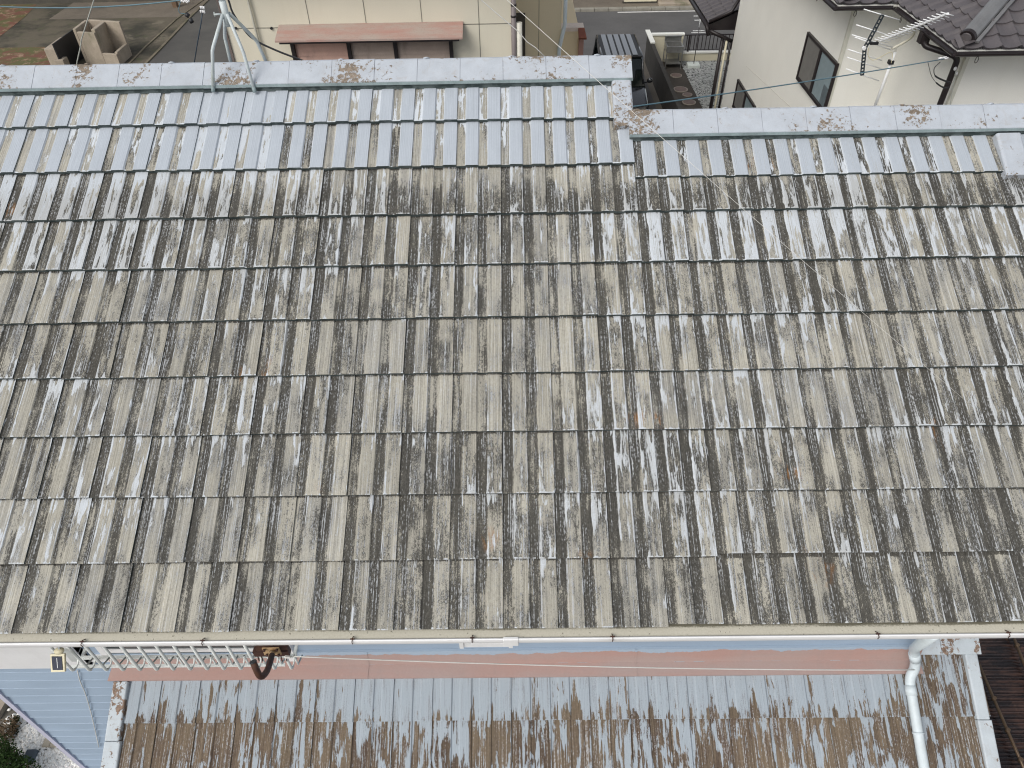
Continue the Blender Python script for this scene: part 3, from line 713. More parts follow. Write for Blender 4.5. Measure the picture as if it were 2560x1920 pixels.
# solar garden light clipped to the guard
YS = 0.10
sol = thing('solar_lamp', 'yellowed lamp with small solar panel at the left end of the white window guard', 'lamp', yp(142, 1655, YS))
cn = [(125, 1635), (161, 1634), (162, 1680), (127, 1681)]
Pc = yp(143, 1657, YS); Nn = V((0, -0.62, 0.78))
F4 = [pl(px, py, Pc, Nn) for px, py in cn]
m_ = MB(); m_.prism([q for q in F4], Nn*0, -Nn*0.018); m_.bevel(0.004, 2); pn = m_.build('panel_frame', M['yellow'], sol)
S4 = [pl(px, py, Pc+Nn*0.002, Nn) for px, py in ((129, 1641), (154, 1641), (157, 1675), (132, 1675))]
m_ = MB(); m_.prism(S4, V((0, 0, 0)), Nn*0.002); cell = m_.build('solar_cell', M['solar'], pn)
m_ = MB(); s1, s2 = [pl(px, py, Pc+Nn*0.0055, Nn) for px, py in ((142, 1645), (144, 1670))]; m_.bar(s1, s2, 0.003, 0.002, Nn); m_.build('cell_line', M['alu'], cell)
m_ = MB(); c = yp(148, 1627, YS+0.03); m_.ball(c, 0.024, 2, (1.3, 1, 0.8)); m_.build('lamp_head', M['yellow'], sol)
m_ = MB(); m_.tube([yp(147, 1622, YS+0.03), yp(149, 1612, YS+0.06), yp(162, 1609, YS+0.1), yp(170, 1620, YS+0.14)], 0.006, 8); m_.build('clip', M['mast'], sol)

# clothes line from the bracket to the downpipe
l0 = yp(712, 1640, 0.12); l1 = A3 + V((-0.03, -0.03, 0.02)); 
def sagline(a, b, sag, n=14): return [a.lerp(b, t/n)+V((0, 0, -sag*4*(t/n)*(1-t/n))) for t in range(n+1)]
m_ = MB(); m_.tube(sagline(l0, l1, 0.055, 20), 0.0042, 6)
lp = [l0 + V((0.02+0.02*math.cos(a), -0.01, 0.0+0.006*math.sin(a))) for a in [k*0.6 for k in range(11)]]; m_.tube(lp, 0.0035, 6)
tag(m_.build('clothes_line', M['cord'], None), 'thin white clothes line strung under the eave from the rusty bracket to the pale downpipe', 'rope')
# thin cable down the blue siding
m_ = MB(); pts = [yp(px, py, YW-0.025) for px, py in ((193, 1676), (201, 1705), (212, 1730), (223, 1765), (232, 1800), (241, 1840), (247, 1868))]; m_.tube(catm(pts, 3), 0.004, 6)
tag(m_.build('wall_cable', M['cord'], None), 'thin pale cable hanging down the blue siding left of the lower roof', 'cable')

# ------------------------------------------------------------------ ground
GZ = -5.7
def sheet(name, pts, z, mat, kind='structure', label=None):
    mb = MB(); mb.poly([(p[0], p[1], z) for p in pts]); o = mb.build(name, mat); return tag(o, label, None, None, kind)
sheet('ground', [(-300, -300), (300, -300), (300, 400), (-300, 400)], GZ, M['ground'])
def g2(px, py): p = hz(px, py, GZ); return (p.x, p.y)
sheet('street', [(-60, 25.35), (60, 25.35), (60, 31.05), (-60, 31.05)], GZ+0.004, M['road'])
sheet('driveway', [(0.3, 10), (4.5, 10), (4.5, 25.35), (0.3, 25.35)], GZ+0.008, M['road'])
la, lb = g2(545, -60), g2(335, 170)
lane_l = [g2(522, 0), g2(470, 50), g2(400, 125), g2(358, 168)]
e_ = (lane_l[3][0]-lane_l[2][0], lane_l[3][1]-lane_l[2][1])
far_ = (lane_l[0][0]+(lane_l[0][0]-lane_l[1][0])*3, lane_l[0][1]+(lane_l[0][1]-lane_l[1][1])*3)
near_ = (lane_l[3][0]+e_[0]*2.5, lane_l[3][1]+e_[1]*2.5)
sheet('lane', [far_]+lane_l+[near_, (-5.2, near_[1]-2), (-5.2, far_[1])], GZ+0.012, M['asphalt'])
sheet('yard', [(-45, 13)]+[near_]+lane_l[::-1]+[far_, (-45, far_[1])], GZ+0.006, M['yard'])
ms = [g2(-60, 12), g2(92, 12), g2(60, 45), g2(0, 92), g2(-60, 130)]
sheet('leaf_litter', ms, GZ+0.014, M['moss'], 'stuff', 'red and green leaf litter and moss in the upper left yard')
sheet('leaf_litter', [g2(-60, 122), g2(112, 118), g2(135, 165), g2(120, 182), g2(-60, 190)], GZ+0.014, M['moss'], 'stuff', 'brown green leaf litter beside the broken concrete wall')
def kerb_line(name, pts, wd, h, mat):
    mb = MB()
    for a, b_ in zip(pts[:-1], pts[1:]): mb.bar((a[0], a[1], GZ+h/2), (b_[0], b_[1], GZ+h/2), wd, h)
    return tag(mb.build(name, mat), kind='structure')
kerb_line('kerb', [far_]+lane_l+[near_], 0.10, 0.05, M['mosskerb'])
k2 = [g2(510, 0), g2(440, 50), g2(365, 118), g2(318, 166)]
kerb_line('kerb', k2, 0.07, 0.04, M['mosskerb'])
# far kerb stones and painted edge line of the street
kb = MB(); x = -8.0
while x < 12: kb.box((x, 31.06, GZ), (x+0.58, 31.35, GZ+0.09)); x += 0.6
tag(kb.build('kerb', simple('grey_kerb_stone', (0.27, 0.255, 0.215), 0.9, 0.2, 3)), kind='structure')
sheet('road_marking', [(4.35, 30.82), (14, 30.82), (14, 30.95), (4.35, 30.95)], GZ+0.008, simple('worn_road_paint', (0.62, 0.61, 0.58), 0.8, 0.15, 9))
sheet('far_pavement', [(-20, 31.36), (30, 31.36), (30, 45), (-20, 45)], GZ+0.010, simple('stained_pavement', (0.16, 0.135, 0.105), 0.9, 0.25, 0.8))

# ------------------------------------------------------------------ neighbour: cream house
YC = 11.3
ch = thing('cream_house', 'cream panelled neighbour house with pink window awning behind the ridge', 'house', (-2.5, YC, GZ))
CX0 = yp(590, 160, YC).x; CX1 = yp(1291, 140, YC).x
mb = MB(); mb.box((CX0, YC, GZ), (CX1, YC+7.5, 1.0)); mb.build('wall', M['cream'], ch)
jl = MB()
for (pa_, pb_) in (((763, 0), (773, 60)), ((907, 0), (914, 55)), ((1195, 0), (1198, 147)), ((1050, 0), (1054, 54))):
    a = yp(*pa_, YC); jl.box((a.x-0.006, YC-0.004, -4), (a.x+0.006, YC+0.001, 0.95))
zj = yp(650, 70, YC).z
for (a, bb) in ((588, 695), (1158, 1278)):
    jl.box((yp(a, 70, YC).x, YC-0.004, zj-0.006), (yp(bb, 70, YC).x, YC+0.001, zj+0.006))
jl.build('panel_joint', M['joint'], ch)
for px in (590, 679):
    s = MB(); p = yp(px, 70, YC); s.tube([(p.x, YC-0.03, p.z), (p.x, YC, p.z)], 0.022, 8); s.build('vent', M['black'], ch)
mb = MB(); mb.tube([yp(618, 0, YC-0.05)+V((0, 0, 0.4)), yp(645, 100, YC-0.05), yp(668, 168, YC-0.05)], 0.022, 8); mb.build('wall_pipe', simple('cream_pipe', (0.5, 0.48, 0.4), 0.6), ch)
mb = MB(); mb.box((CX0-0.7, YC-0.6, 1.0), (CX1+0.5, YC+8, 1.12)); mb.prism([(CX0-0.7, YC-0.6, 1.12), (CX0-0.7, YC+8, 1.12), (CX0-0.7, YC+3.7, 2.6)], (0, 0, 0), (CX1-CX0+1.2, 0, 0)); mb.build('roof', M['slate'], ch)
# corner strip on the west edge
mb = MB(); mb.box((CX0-0.035, YC-0.03, GZ), (CX0, YC+0.05, 1.0)); mb.build('corner_trim', simple('brown_corner', (0.15, 0.12, 0.11), 0.6), ch)
# slated side roof of the west wing
sr = MB(); rows = 7
for i in range(rows):
    for k in range(26):
        y0_ = YC+0.0+k*0.32+(0.16 if i % 2 else 0); x1_ = CX0-0.04-i*0.17; x0_ = x1_-0.24
        z1_ = -1.30-i*0.105; z0_ = z1_-0.14
        sr.poly([(x0_, y0_, z0_+0.02), (x0_, y0_+0.31, z0_+0.02), (x1_, y0_+0.31, z1_), (x1_, y0_, z1_)])
        sr.poly([(x0_, y0_, z0_+0.02), (x0_, y0_+0.31, z0_+0.02), (x0_, y0_+0.31, z0_), (x0_, y0_, z0_)])
# awning and shuttered window
AT, AB = yp(900, 60, YC), None
ax0, ax1 = yp(697, 63, YC).x, yp(1158, 54, YC).x
za = yp(900, 58, YC).z
zb_ = yp(900, 103, YC-0.42).z
mb = MB(); mb.prism([(ax0, YC-0.002, za), (ax0, YC-0.42, zb_+0.03), (ax0, YC-0.42, zb_), (ax0, YC-0.39, zb_), (ax0, YC-0.002, za-0.03)], (0, 0, 0), (ax1-ax0, 0, 0)); aw = mb.build('awning', M['awning'], ch)
mb = MB(); mb.box((ax0+0.06, YC-0.40, zb_-0.035), (ax1-0.06, YC-0.36, zb_-0.001)); mb.build('awning_rail', M['brown'], aw)
wz1 = zb_+0.02; wz0 = wz1-1.15
xs = [yp(p, 120, YC-0.08).x for p in (733, 873, 989, 1128)]
fr = MB()
for i in range(4): fr.box((xs[i]-0.03, YC-0.13, wz0), (xs[i]+0.03, YC-0.001, wz1))
fr.box((xs[0]+0.03, YC-0.13, wz1-0.06), (xs[3]-0.03, YC-0.001, wz1)); wf = fr.build('window_shutter', M['brown'], ch)
for i in range(3):
    s = MB(); z = wz1-0.065
    while z > wz0:
        s.poly([(xs[i]+0.032, YC-0.06, z), (xs[i+1]-0.032, YC-0.06, z), (xs[i+1]-0.032, YC-0.078, z-0.07), (xs[i]+0.032, YC-0.078, z-0.07)])
        s.poly([(xs[i]+0.032, YC-0.078, z-0.07), (xs[i+1]-0.032, YC-0.078, z-0.07), (xs[i+1]-0.032, YC-0.06, z-0.075), (xs[i]+0.032, YC-0.06, z-0.075)]); z -= 0.075
    s.build('shutter_panel', M['shutter' if i == 0 else 'shutter2'], wf)
# right edge: brown downpipe, white conduit, recess and rear wing
mb = MB(); p = yp(1284, 60, YC-0.06); mb.tube([(p.x, YC-0.06, -4), (p.x, YC-0.06, 0.95)], 0.045, 10); dpc = mb.build('downpipe', simple('grey_brown_pipe', (0.20, 0.17, 0.165), 0.5), ch)
for py in (12, 40): q = yp(1284, py, YC-0.06); s = MB(); s.tube([q-V((0, 0, 0.015)), q+V((0, 0, 0.015))], 0.052, 10); s.build('pipe_strap', M['brown'], dpc)
mb = MB(); p = yp(1298, 100, YC-0.03); pt_ = yp(1298, 56, YC-0.03); mb.tube([(p.x, YC-0.03, -4), (p.x, YC-0.03, pt_.z)], 0.055, 10); mb.build('conduit', simple('cream_conduit', (0.62, 0.60, 0.52), 0.5), ch)
YC2 = 13.4
X2a, X2b = CX1-0.3, yp(1402, 110, YC2).x
mb = MB(); mb.box((X2a, YC2, GZ), (X2b, YC2+5, 0.6)); mb.build('rear_wall', M['tanwall'], ch)
mb = MB(); a = yp(1313, 100, YC2-0.002).x; mb.box((X2a+0.31, YC2-0.03, -3.6), (a, YC2-0.001, yp(1305, 32, YC2).z)); mb.build('recess_panel', simple('dark_recess', (0.06, 0.05, 0.04), 0.7), ch)
mb = MB(); a = yp(1347, 80, YC2).x; mb.box((a-0.005, YC2-0.004, -4), (a+0.005, YC2+0.001, 0.5)); mb.build('panel_joint', M['joint'], ch)
mb = MB(); a = yp(1414, 0, YC2-0.04); b_ = yp(1408, 62, YC2-0.04); mb.tube([(a.x, YC2-0.04, 0.5), (a.x, YC2-0.04, b_.z), (a.x-0.03, YC2-0.05, b_.z-0.12), (a.x-0.10, YC2-0.05, b_.z-0.45), (a.x-0.10, YC2-0.05, -4.5)], 0.04, 10); mb.build('downpipe', M['pipe'], ch)
# rear porch: tan wall with a rusty red roof edge
YC3 = 15.2
pa_, pb_ = yp(1400, 85, YC3), yp(1448, 85, YC3)
pz = yp(1430, 74, YC3).z
mb = MB(); mb.box((X2b-0.2, YC3, GZ), (pb_.x, YC3+2.5, pz-0.03)); por = mb.build('porch_wall', M['tanwall'], ch)
mb = MB(); mb.box((X2b-0.2, YC3-0.03, pz-0.03), (yp(1460, 70, YC3).x, YC3+0.3, pz+0.05)); mb.build('porch_coping', simple('pinkish_white_coping', (0.68, 0.60, 0.55), 0.7), ch)
mb = MB(); c = [yp(1446, 70, YC3-0.06), yp(1461, 69, YC3-0.06), yp(1467, 95, YC3-0.35), yp(1447, 95, YC3-0.35)]; mb.prism(c, V((0, 0, 0)), V((0, 0.05, -0.05))); mb.build('porch_roof_edge', M['rustroof'], ch)
mb = MB(); c = yp(1452, 110, YC3-0.05); mb.box((c.x-0.05, YC3-0.09, GZ), (c.x+0.06, YC3-0.001, pz-0.2)); mb.build('porch_post', simple('pinkish_post', (0.36, 0.21, 0.18), 0.6), ch)
sr.build('side_roof', M['slate'], ch)
mb = MB(); mb.box((CX0-1.3, YC+0.1, GZ), (CX0-0.036, YC+7.5, -2.15)); mb.build('side_wall', M['cream'], ch)

# ------------------------------------------------------------------ neighbour: off-white house with glazed grey tiles
oh = thing('white_house', 'off white stucco house with dark glazed tile roofs and brown gutters at upper right', 'house', (8, 12, GZ))
AXW, AYW, AYF = 5.88, 11.55, 18.5
BXW, BYW = 6.86, 9.40
mb = MB(); mb.box((AXW, AYW, GZ), (13.5, AYF, 0.03)); mb.build('wall', M['offwhite'], oh)
mb = MB(); mb.box((BXW, BYW, GZ), (13.5, AYW-0.001, 0.03)); mb.build('front_wall', M['offwhite'], oh)
mb = MB()
for x, y in ((AXW, AYW), (BXW, BYW)): mb.box((x-0.012, y-0.012, GZ), (x+0.05, y+0.05, 0.0))
mb.build('corner_bead', simple('pale_corner', (0.62, 0.61, 0.53), 0.7), oh)
def wave(t):      # S profile of one pantile, t in 0..1
    return 0.038*(0.5-0.5*math.cos(2*math.pi*min(1, max(0, (t-0.0)/0.42)))) if t < 0.42 else -0.012*math.sin(math.pi*(t-0.42)/0.58)
def pantiles(name, O, U, D, cols, rows, tw, tl_, keep, parent, rise):
    """O eave origin, U along the eave, D horizontal up-slope direction"""
    O, U, D = V(O), V(U), V(D); sl = (D+V((0, 0, rise))).normalized(); nn = U.cross(sl).normalized()
    if nn.z < 0: nn = -nn
    vs, fs = [], []; ST = 10
    for r in range(rows):
        for c in range(cols):
            if not keep((c+0.5)*tw, (r+0.5)*tl_*sl.dot(D)): continue
            b = len(vs)
            for (v, n0) in ((-0.012, 0.0), (-0.012, 0.03), (0.55, 0.017), (1.08, 0.004)):
                for k in range(ST+1):
                    t = k/ST; h = wave(t)
                    vs.append(O + U*((c+t*1.0)*tw) + sl*((r+v)*tl_) + nn*(h+n0))
            for i in range(3):
                for k in range(ST):
                    q = b+i*(ST+1)+k; fs.append((q, q+1, q+ST+2, q+ST+1))
    return raw(name, vs, fs, M['kawara'], parent, smooth=False)
RS = 0.48
BE = V((6.35, 8.83, 0.0))
pantiles('front_roof', (BE.x, BE.y, 0.03), (1, 0, 0), (0, 1, 0), 26, 12, 0.27, 0.235, lambda a, h: a > h-0.05, oh, RS)
pantiles('side_roof', (BE.x, BE.y+5.0, 0.03), (0, -1, 0), (1, 0, 0), 18, 12, 0.278, 0.235, lambda a, h: (5.0-a) > h-0.05 and a > 2.75-h, oh, RS)
AE = V((5.38, 11.05, 0.0))
pantiles('rear_roof', (AE.x, AE.y, 0.03), (1, 0, 0), (0, 1, 0), 20, 12, 0.27, 0.235, lambda a, h: a > h-0.05 and a < 1.05+h, oh, RS)
pantiles('rear_side_roof', (AE.x, AE.y+8.1, 0.03), (0, -1, 0), (1, 0, 0), 29, 12, 0.279, 0.235, lambda a, h: (8.1-a) > h-0.05, oh, RS)
# hip caps
def hip(O, name, L=3.2):
    d = V((1, 1, RS)).normalized(); O = V(O); side = V((1, -1, 0)).normalized(); nn = side.cross(d); nn = nn if nn.z > 0 else -nn
    pr = [O+side*(0.115*math.cos(a))+nn*(0.02+0.125*math.sin(a)) for a in [math.pi*k/8 for k in range(9)]]
    mb = MB(); mb.prism(pr, O, O+d*L); o = mb.build(name, M['hipcap'], oh)
    e = MB(); pr2 = [q-d*0.004+(q-O)*0.04 for q in pr]; e.prism(pr2, O, O+d*0.06); e.build('hip_end', M['brown'], o)
    ds = MB(); c0 = O+nn*0.055-d*0.02; ds.tube([c0-d*0.02, c0], 0.075, 14); ds.build('end_disc', M['kawara'], o)
    ln = MB(); ln.bar(O+side*0.15+nn*0.012, O+d*L+side*0.15+nn*0.012, 0.05, 0.03, nn); ln.build('hip_flashing', M['hipcap'], o)
hip(BE+V((0.16, 0.16, 0.10)), 'hip_cap')
hip(AE+V((0.16, 0.16, 0.10)), 'hip_cap')
# eaves: soffit, fascia, gutters with hooks
sf = MB(); sf.box((BE.x+0.02, BE.y+0.02, -0.02), (13.5, BYW-0.001, 0.015)); sf.box((BE.x+0.02, BYW, -0.02), (BXW-0.001, AE.y-0.0, 0.015)); sf.box((AE.x+0.02, AE.y+0.02, -0.021), (13.5, AYW-0.001, 0.014)); sf.box((AE.x+0.02, AYW, -0.021), (AXW-0.001, 19, 0.014)); sf.build('soffit', M['offwhite'], oh)
def gutter_run(a, b_, name):
    a, b_ = V(a), V(b_); d = (b_-a).normalized(); o = d.cross(V((0, 0, 1)))
    mb = MB()
    pr = [a+o*(0.055*math.cos(t))+V((0, 0, 0.055*math.sin(t))) for t in [math.pi+math.pi*k/6 for k in range(7)]]
    pr += [a+o*(0.048*math.cos(t))+V((0, 0, 0.048*math.sin(t)-0.0)) for t in [2*math.pi-math.pi*k/6 for k in range(7)]]
    mb.prism(pr, a, b_); g = mb.build(name, M['brown'], oh)
    n = int((b_-a).length/0.75)
    for k in range(n):
        p = a+d*(0.35+k*0.75)
        s = MB(); s.tube([p+V((0, 0, -0.055))+d*(0.022*math.sin(t))+V((0, 0, -0.045-0.045*math.cos(t)))*1.0+V((0, 0, 0.0)) for t in [k2*0.55-0.3 for k2 in range(12)]], 0.005, 6); s.build('gutter_hook', M['brown'], g)
    return g
gutter_run((BE.x-0.05, BE.y-0.05, 0.0), (13.5, BE.y-0.05, 0.0), 'gutter')
gutter_run((BE.x-0.05, AE.y-0.05, 0.0), (BE.x-0.05, BE.y-0.05, 0.0), 'gutter')
gutter_run((AE.x-0.05, AE.y-0.05, 0.0), (BE.x-0.05, AE.y-0.05, 0.0), 'gutter')
gutter_run((AE.x-0.05, 19.0, 0.0), (AE.x-0.05, AE.y-0.05, 0.0), 'gutter')
# front downpipe
t1, t2, t3 = hz(2326, 116, -0.10), hz(2396, 140, -0.28), None
t2 = V((BXW-0.06, BYW-0.06, 0)); 
q1, q2, q3, q4 = yp(2330, 92, 9.75), yp(2326, 112, 9.75), yp(2392, 139, BYW-0.05), yp(2341, 285, BYW-0.05)
q1 = V((BE.x-0.05, 9.75, -0.03)); q2 = V((BE.x-0.04, 9.72, -0.20)); q3 = V((yp(2396, 143, BYW-0.06).x, BYW-0.06, yp(2396, 143, BYW-0.06).z))
mb = MB(); mb.tube(smooth_path([q1, q2, q3, V((q3.x, q3.y, GZ))]), 0.045, 10); dp2 = mb.build('downpipe', M['brown'], oh)
s = MB(); s.box((q1.x-0.07, q1.y-0.06, -0.17), (q1.x+0.07, q1.y+0.06, -0.02)); s.build('hopper', M['brown'], dp2)
# windows on the west face
def west_window(c4, name, curtain):
    P = [xp(px, py, AXW-0.01) for px, py in c4]      # far top, near top, near bottom, far bottom
    y0 = min(p.y for p in P); y1 = max(p.y for p in P); zt_ = (P[0].z+P[1].z)/2; zb__ = (P[2].z+P[3].z)/2
    fr = MB(); t = 0.05; X1 = AXW-0.05; X2 = AXW-0.001
    fr.box((X1, y0, zb__), (X2, y0+t, zt_)); fr.box((X1, y1-t, zb__), (X2, y1, zt_)); fr.box((X1, y0+t, zt_-t), (X2, y1-t, zt_)); fr.box((X1-0.02, y0+t, zb__), (X2, y1-t, zb__+t))
    ym = (y0+y1)/2; fr.box((X1, ym-0.04, zb__+t), (X2, ym+0.04, zt_-t))
    f = fr.build(name, M['brown'], oh)
    a = MB(); a.box((AXW-0.02, y0+t, zb__+t), (AXW-0.012, ym-0.04, zt_-t)); a.build('glass', simple('pale_blue_pane', (0.24, 0.30, 0.32), 0.1, 0.1), f)
    a = MB(); a.box((AXW-0.024, ym+0.04, zb__+t), (AXW-0.016, y1-t, zt_-t)); a.build('screen', simple('grey_insect_screen', (0.16, 0.155, 0.145), 0.7, 0.12), f)
    if curtain:
        l = MB()
        for k in range(9): l.box((AXW-0.028, y0+t+0.02+k*0.035, zb__+t), (AXW-0.021, y0+t+0.03+k*0.035, zb__+t+0.35))
        l.build('blind', simple('grey_blind', (0.10, 0.12, 0.13), 0.5), f)
    return f
west_window([(2025, 76), (2096, 163), (2062, 284), (1995, 192)], 'window', True)
w0 = west_window([(1847, 200), (1889, 262), (1876, 330), (1833, 270)], 'window', False)
mb = MB(); p_ = [xp(px, py, AXW) for px, py in ((1866, 165), (1995, 285))]; mb.bar(p_[0]+V((-0.002, 0, 0)), p_[1]+V((-0.002, 0, 0)), 0.006, 0.008); mb.build('hairline_crack', simple('pale_crack', (0.58, 0.56, 0.5), 0.9), oh)
# first floor roof at the far corner
PE = hz(1772, 62, -2.6); 
pantiles('porch_roof', (PE.x, PE.y+3.1, -2.57), (0, -1, 0), (1, 0, 0), 11, 4, 0.28, 0.27, lambda a, h: True, oh, 0.45)
mb = MB(); mb.prism([(PE.x+0.03, PE.y+0.03, -2.60), (PE.x+1.25, PE.y+0.03, -2.08), (PE.x+1.25, PE.y+0.03, -2.75), (PE.x+0.03, PE.y+0.03, -2.75)], (0, 0, 0), (0, 3.0, 0)); mb.build('porch_gable', M['brown'], oh)
vb = MB(); vb.tube([(PE.x, PE.y, -2.52), (PE.x+0.55, PE.y, -2.28), (PE.x+0.62, PE.y+0.02, -2.15), (PE.x+0.72, PE.y+0.05, -1.98), (PE.x+0.85, PE.y+0.05, -0.2)], 0.045, 10); vb.build('rain_pipe', M['brown'], oh)
gp = MB(); gp.tube([(PE.x-0.05, PE.y+3, -2.62), (PE.x-0.05, PE.y-0.02, -2.62), (PE.x+0.02, PE.y-0.08, -2.85)], 0.055, 10); gp.build('porch_gutter', M['brown'], oh)
mb = MB(); mb.box((7.7, AYF+0.001, GZ), (9, PE.y+4.0, -2.2)); mb.build('porch_wall', M['offwhite'], oh)
yq = AYF+0.12
for pxa, pxb, r_, mt in ((1806, 1774, 0.05, M['brown']), (1817, 1790, 0.03, M['beige']), (1828, 1800, 0.03, M['brown'])):
    a = yp(pxa, 100, yq); mb = MB(); mb.tube([(a.x, yq, GZ), (a.x, yq, a.z)], r_, 10); mb.build('drop_pipe', mt, oh)
a, b_ = yp(1776, 78, yq), yp(1830, 103, yq); mb = MB(); mb.tube([a, b_], 0.05, 10); mb.build('drop_pipe', M['brown'], oh)

# roof aerial on a wall arm
an = thing('roof_aerial', 'white rod television aerial with black folded reflector on a grey pole by the white house', 'aerial', (6.0, 10.6, -2))
YA = 10.55
a0, a1, a2, a3 = yp(2183, 277, YA), yp(2243, 112, YA), yp(2281, 93, YA), yp(2289, 70, YA)
mb = MB(); mb.tube([a0, yp(2238, 130, YA)], 0.024, 10); mb.build('pole', M['alu'], an)
mb = MB(); mb.tube(smooth_path([yp(2230, 122, YA-0.05), yp(2262, 105, YA), yp(2282, 92, YA+0.1), yp(2290, 68, YA+0.3)]), 0.02, 10); mb.build('arm', simple('cream_arm', (0.62, 0.6, 0.5), 0.5), an)
mb = MB(); 
for py, px in ((155, 2227), (277, 2184)): c = yp(px, py, YA); mb.cbox(c, (0.08, 0.08, 0.06))
mb.build('pole_clamp', M['black'], an)
YB = YA-0.12
bo0, bo1 = yp(2200, 103, 10.35), yp(2370, 34, 8.65)
mb = MB(); mb.bar(bo0, bo1, 0.028, 0.028); boom = mb.build('boom', M['alu'], an)
eld = (yp(2383, 41, 8.65)-yp(2345, 30, 8.65)).normalized()
for k in range(18):
    t = 0.02+0.97*k/17; c = bo0.lerp(bo1, t); L = 0.12 - 0.02*t
    s = MB(); s.tube([c-eld*L, c+eld*L], 0.0068, 6); s.build('element', M['alu'], boom)
r0, r1, r2 = yp(2206, 38, YB), yp(2162, 120, YB), yp(2155, 187, YB)
mb = MB(); 
for (p, q) in ((r0, r1), (r1, r2)):
    d = (q-p); sd_ = d.normalized().cross(V((0, 1, 0))).normalized()*0.024
    mb.bar(p+sd_, q+sd_, 0.012, 0.03, (0, 1, 0)); mb.bar(p-sd_, q-sd_, 0.012, 0.03, (0, 1, 0))
    n = 8
    for k in range(n+1): c = p+d*(k/n); mb.bar(c-sd_, c+sd_, 0.02, 0.02, (0, 1, 0))
refl = mb.build('reflector', simple('dark_slate_plastic', (0.03, 0.04, 0.05), 0.4), an)
for (xa_, ya_, xb_, yb_) in ((2160, 23, 2249, 50), (2141, 62, 2240, 94), (2130, 87, 2232, 118), (2137, 93, 2226, 124), (2119, 123, 2204, 151), (2117, 143, 2201, 171), (2115, 172, 2197, 202)):
    s = MB(); s.tube([yp(xa_, ya_, YB+0.01), yp(xb_, yb_, YB+0.01)], 0.0085, 6); s.build('rod', M['alu'], refl)
mb = MB(); c = yp(2161, 121, YB-0.03); mb.tube([c, c+V((0, 0.05, 0))], 0.03, 12); mb.build('hinge', M['alu'], an)
mb = MB(); mb.cbox(yp(2185, 108, YB), (0.13, 0.05, 0.04)); mb.build('feed_box', M['black'], an)
mb = MB(); mb.tube(catm([yp(px, py, YB) for px, py in ((2172, 120), (2170, 138), (2180, 150), (2195, 146), (2226, 130), (2231, 140), (2228, 158))], 4), 0.006, 6); mb.build('feed_cable', M['yellow'], an)

# ------------------------------------------------------------------ cables
def cable(name, pts, r, mat, label, extra=None):
    mb = MB(); mb.tube(pts, r, 6); o = mb.build(name, mat); return tag(o, label, 'cable')
c0, c1 = yp(1380, 293, 5.6), yp(2362, 147, 8.75)
cb = thing('service_cable', 'teal overhead cable running from behind the lower ridge up to the white house downpipe', 'cable', c1)
mb = MB(); mb.tube(sagline(c0, c1, 0.03), 0.0075, 6); mb.build('wire', M['teal'], cb)
mb = MB()
for k in range(4): c = yp(2352+k*4, 147-k*0.6+(k % 2)*3-2, 8.75); mb.tube([c-V((0.035, 0, 0.008)), c+V((0.035, 0, 0.008))], 0.011, 6)
mb.build('insulator', M['white'], cb)
mb = MB(); mb.tube(catm([yp(px, py, 9.0) for px, py in ((2351, 155), (2336, 170), (2337, 188), (2352, 198), (2376, 207))], 5), [0.006]*11+[0.013]*9+[0.013], 6); mb.build('drop_loop', M['black'], cb)
mb = MB(); mb.tube(catm([yp(px, py, 9.0) for px, py in ((2320, 156), (2328, 188), (2342, 208), (2360, 219), (2374, 218))], 5), [0.004]*10+[0.012]*10+[0.012], 6); mb.build('drop_loop', M['black'], cb)
mb = MB(); mb.tube(catm([yp(px, py, BYW-0.15) for px, py in ((2390, 178), (2385, 205), (2378, 245), (2372, 290))], 4), 0.007, 6); mb.build('lead', M['greycord'], cb)
mb = MB(); 
for px, py in ((2388, 172), (2391, 184)): mb.ball(yp(px, py, BYW-0.12), 0.035, 1, (0.7, 0.7, 1))
mb.build('insulator', M['white'], cb)
# long wire over the roof
e0 = pl(2440, 1024, NRM*0.06, NRM); e1 = dp(1290, 0, 4.85); e2 = e1 + (e1-e0)*0.8
pa_ = [e0.lerp(e2, t/24) + V((0, 0, -0.05*4*(t/24)*(1-t/24))) for t in range(25)]
cable('guy_wire', pa_, [0.0006+0.0022*(t/24) for t in range(25)], M['cord'], 'long thin white wire crossing diagonally over the right half of the tiled roof')
cable('guy_wire', [yp(px, py, 8.2) for px, py in ((1170, -30), (1203, 0), (1240, 32), (1297, 80), (1318, 105), (1340, 120), (1372, 152))], 0.006, M['cord'], 'short kinked white wire in front of the cream house, ending behind the ridge')
cable('coax_cable', catm([yp(px, py, 3.6) for px, py in ((552, -40), (571, 0), (581, 30), (601, 61), (622, 88), (640, 101), (655, 110), (700, 130), (745, 147), (795, 166))], 4), 0.007, M['black'], 'black cable drooping from the roof mast across the cream wall')
cable('overhead_cable', sagline(yp(-200, 0, 14), yp(600, -22, 14), 0.22), 0.013, M['teal'], 'teal overhead cable across the top left corner')
cable('cord', [yp(px, py, 6.2) for px, py in ((240, -20), (233, 6), (219, 50), (204, 97), (201, 118), (196, 140), (188, 178))], 0.006, M['greycord'], 'grey cord hanging over the broken concrete wall at upper left')
dc = thing('drop_cable', 'dark drop wire with white insulators beside the left side of the mast', 'cable', yp(505, 30, 6.2))
mb = MB(); mb.tube([yp(px, py, 6.2) for px, py in ((506, 33), (502, 62), (494, 105), (483, 175))], 0.006, 6); mb.build('wire', simple('dark_blue_wire', (0.03, 0.05, 0.075), 0.5), dc)
mb = MB()
for px, py in ((502, 19), (506, 19), (510, 20), (502, 29), (507, 29), (511, 30)): c = yp(px, py, 6.2); mb.tube([c-V((0, 0, 0.014)), c+V((0, 0, 0.014))], 0.009, 8)
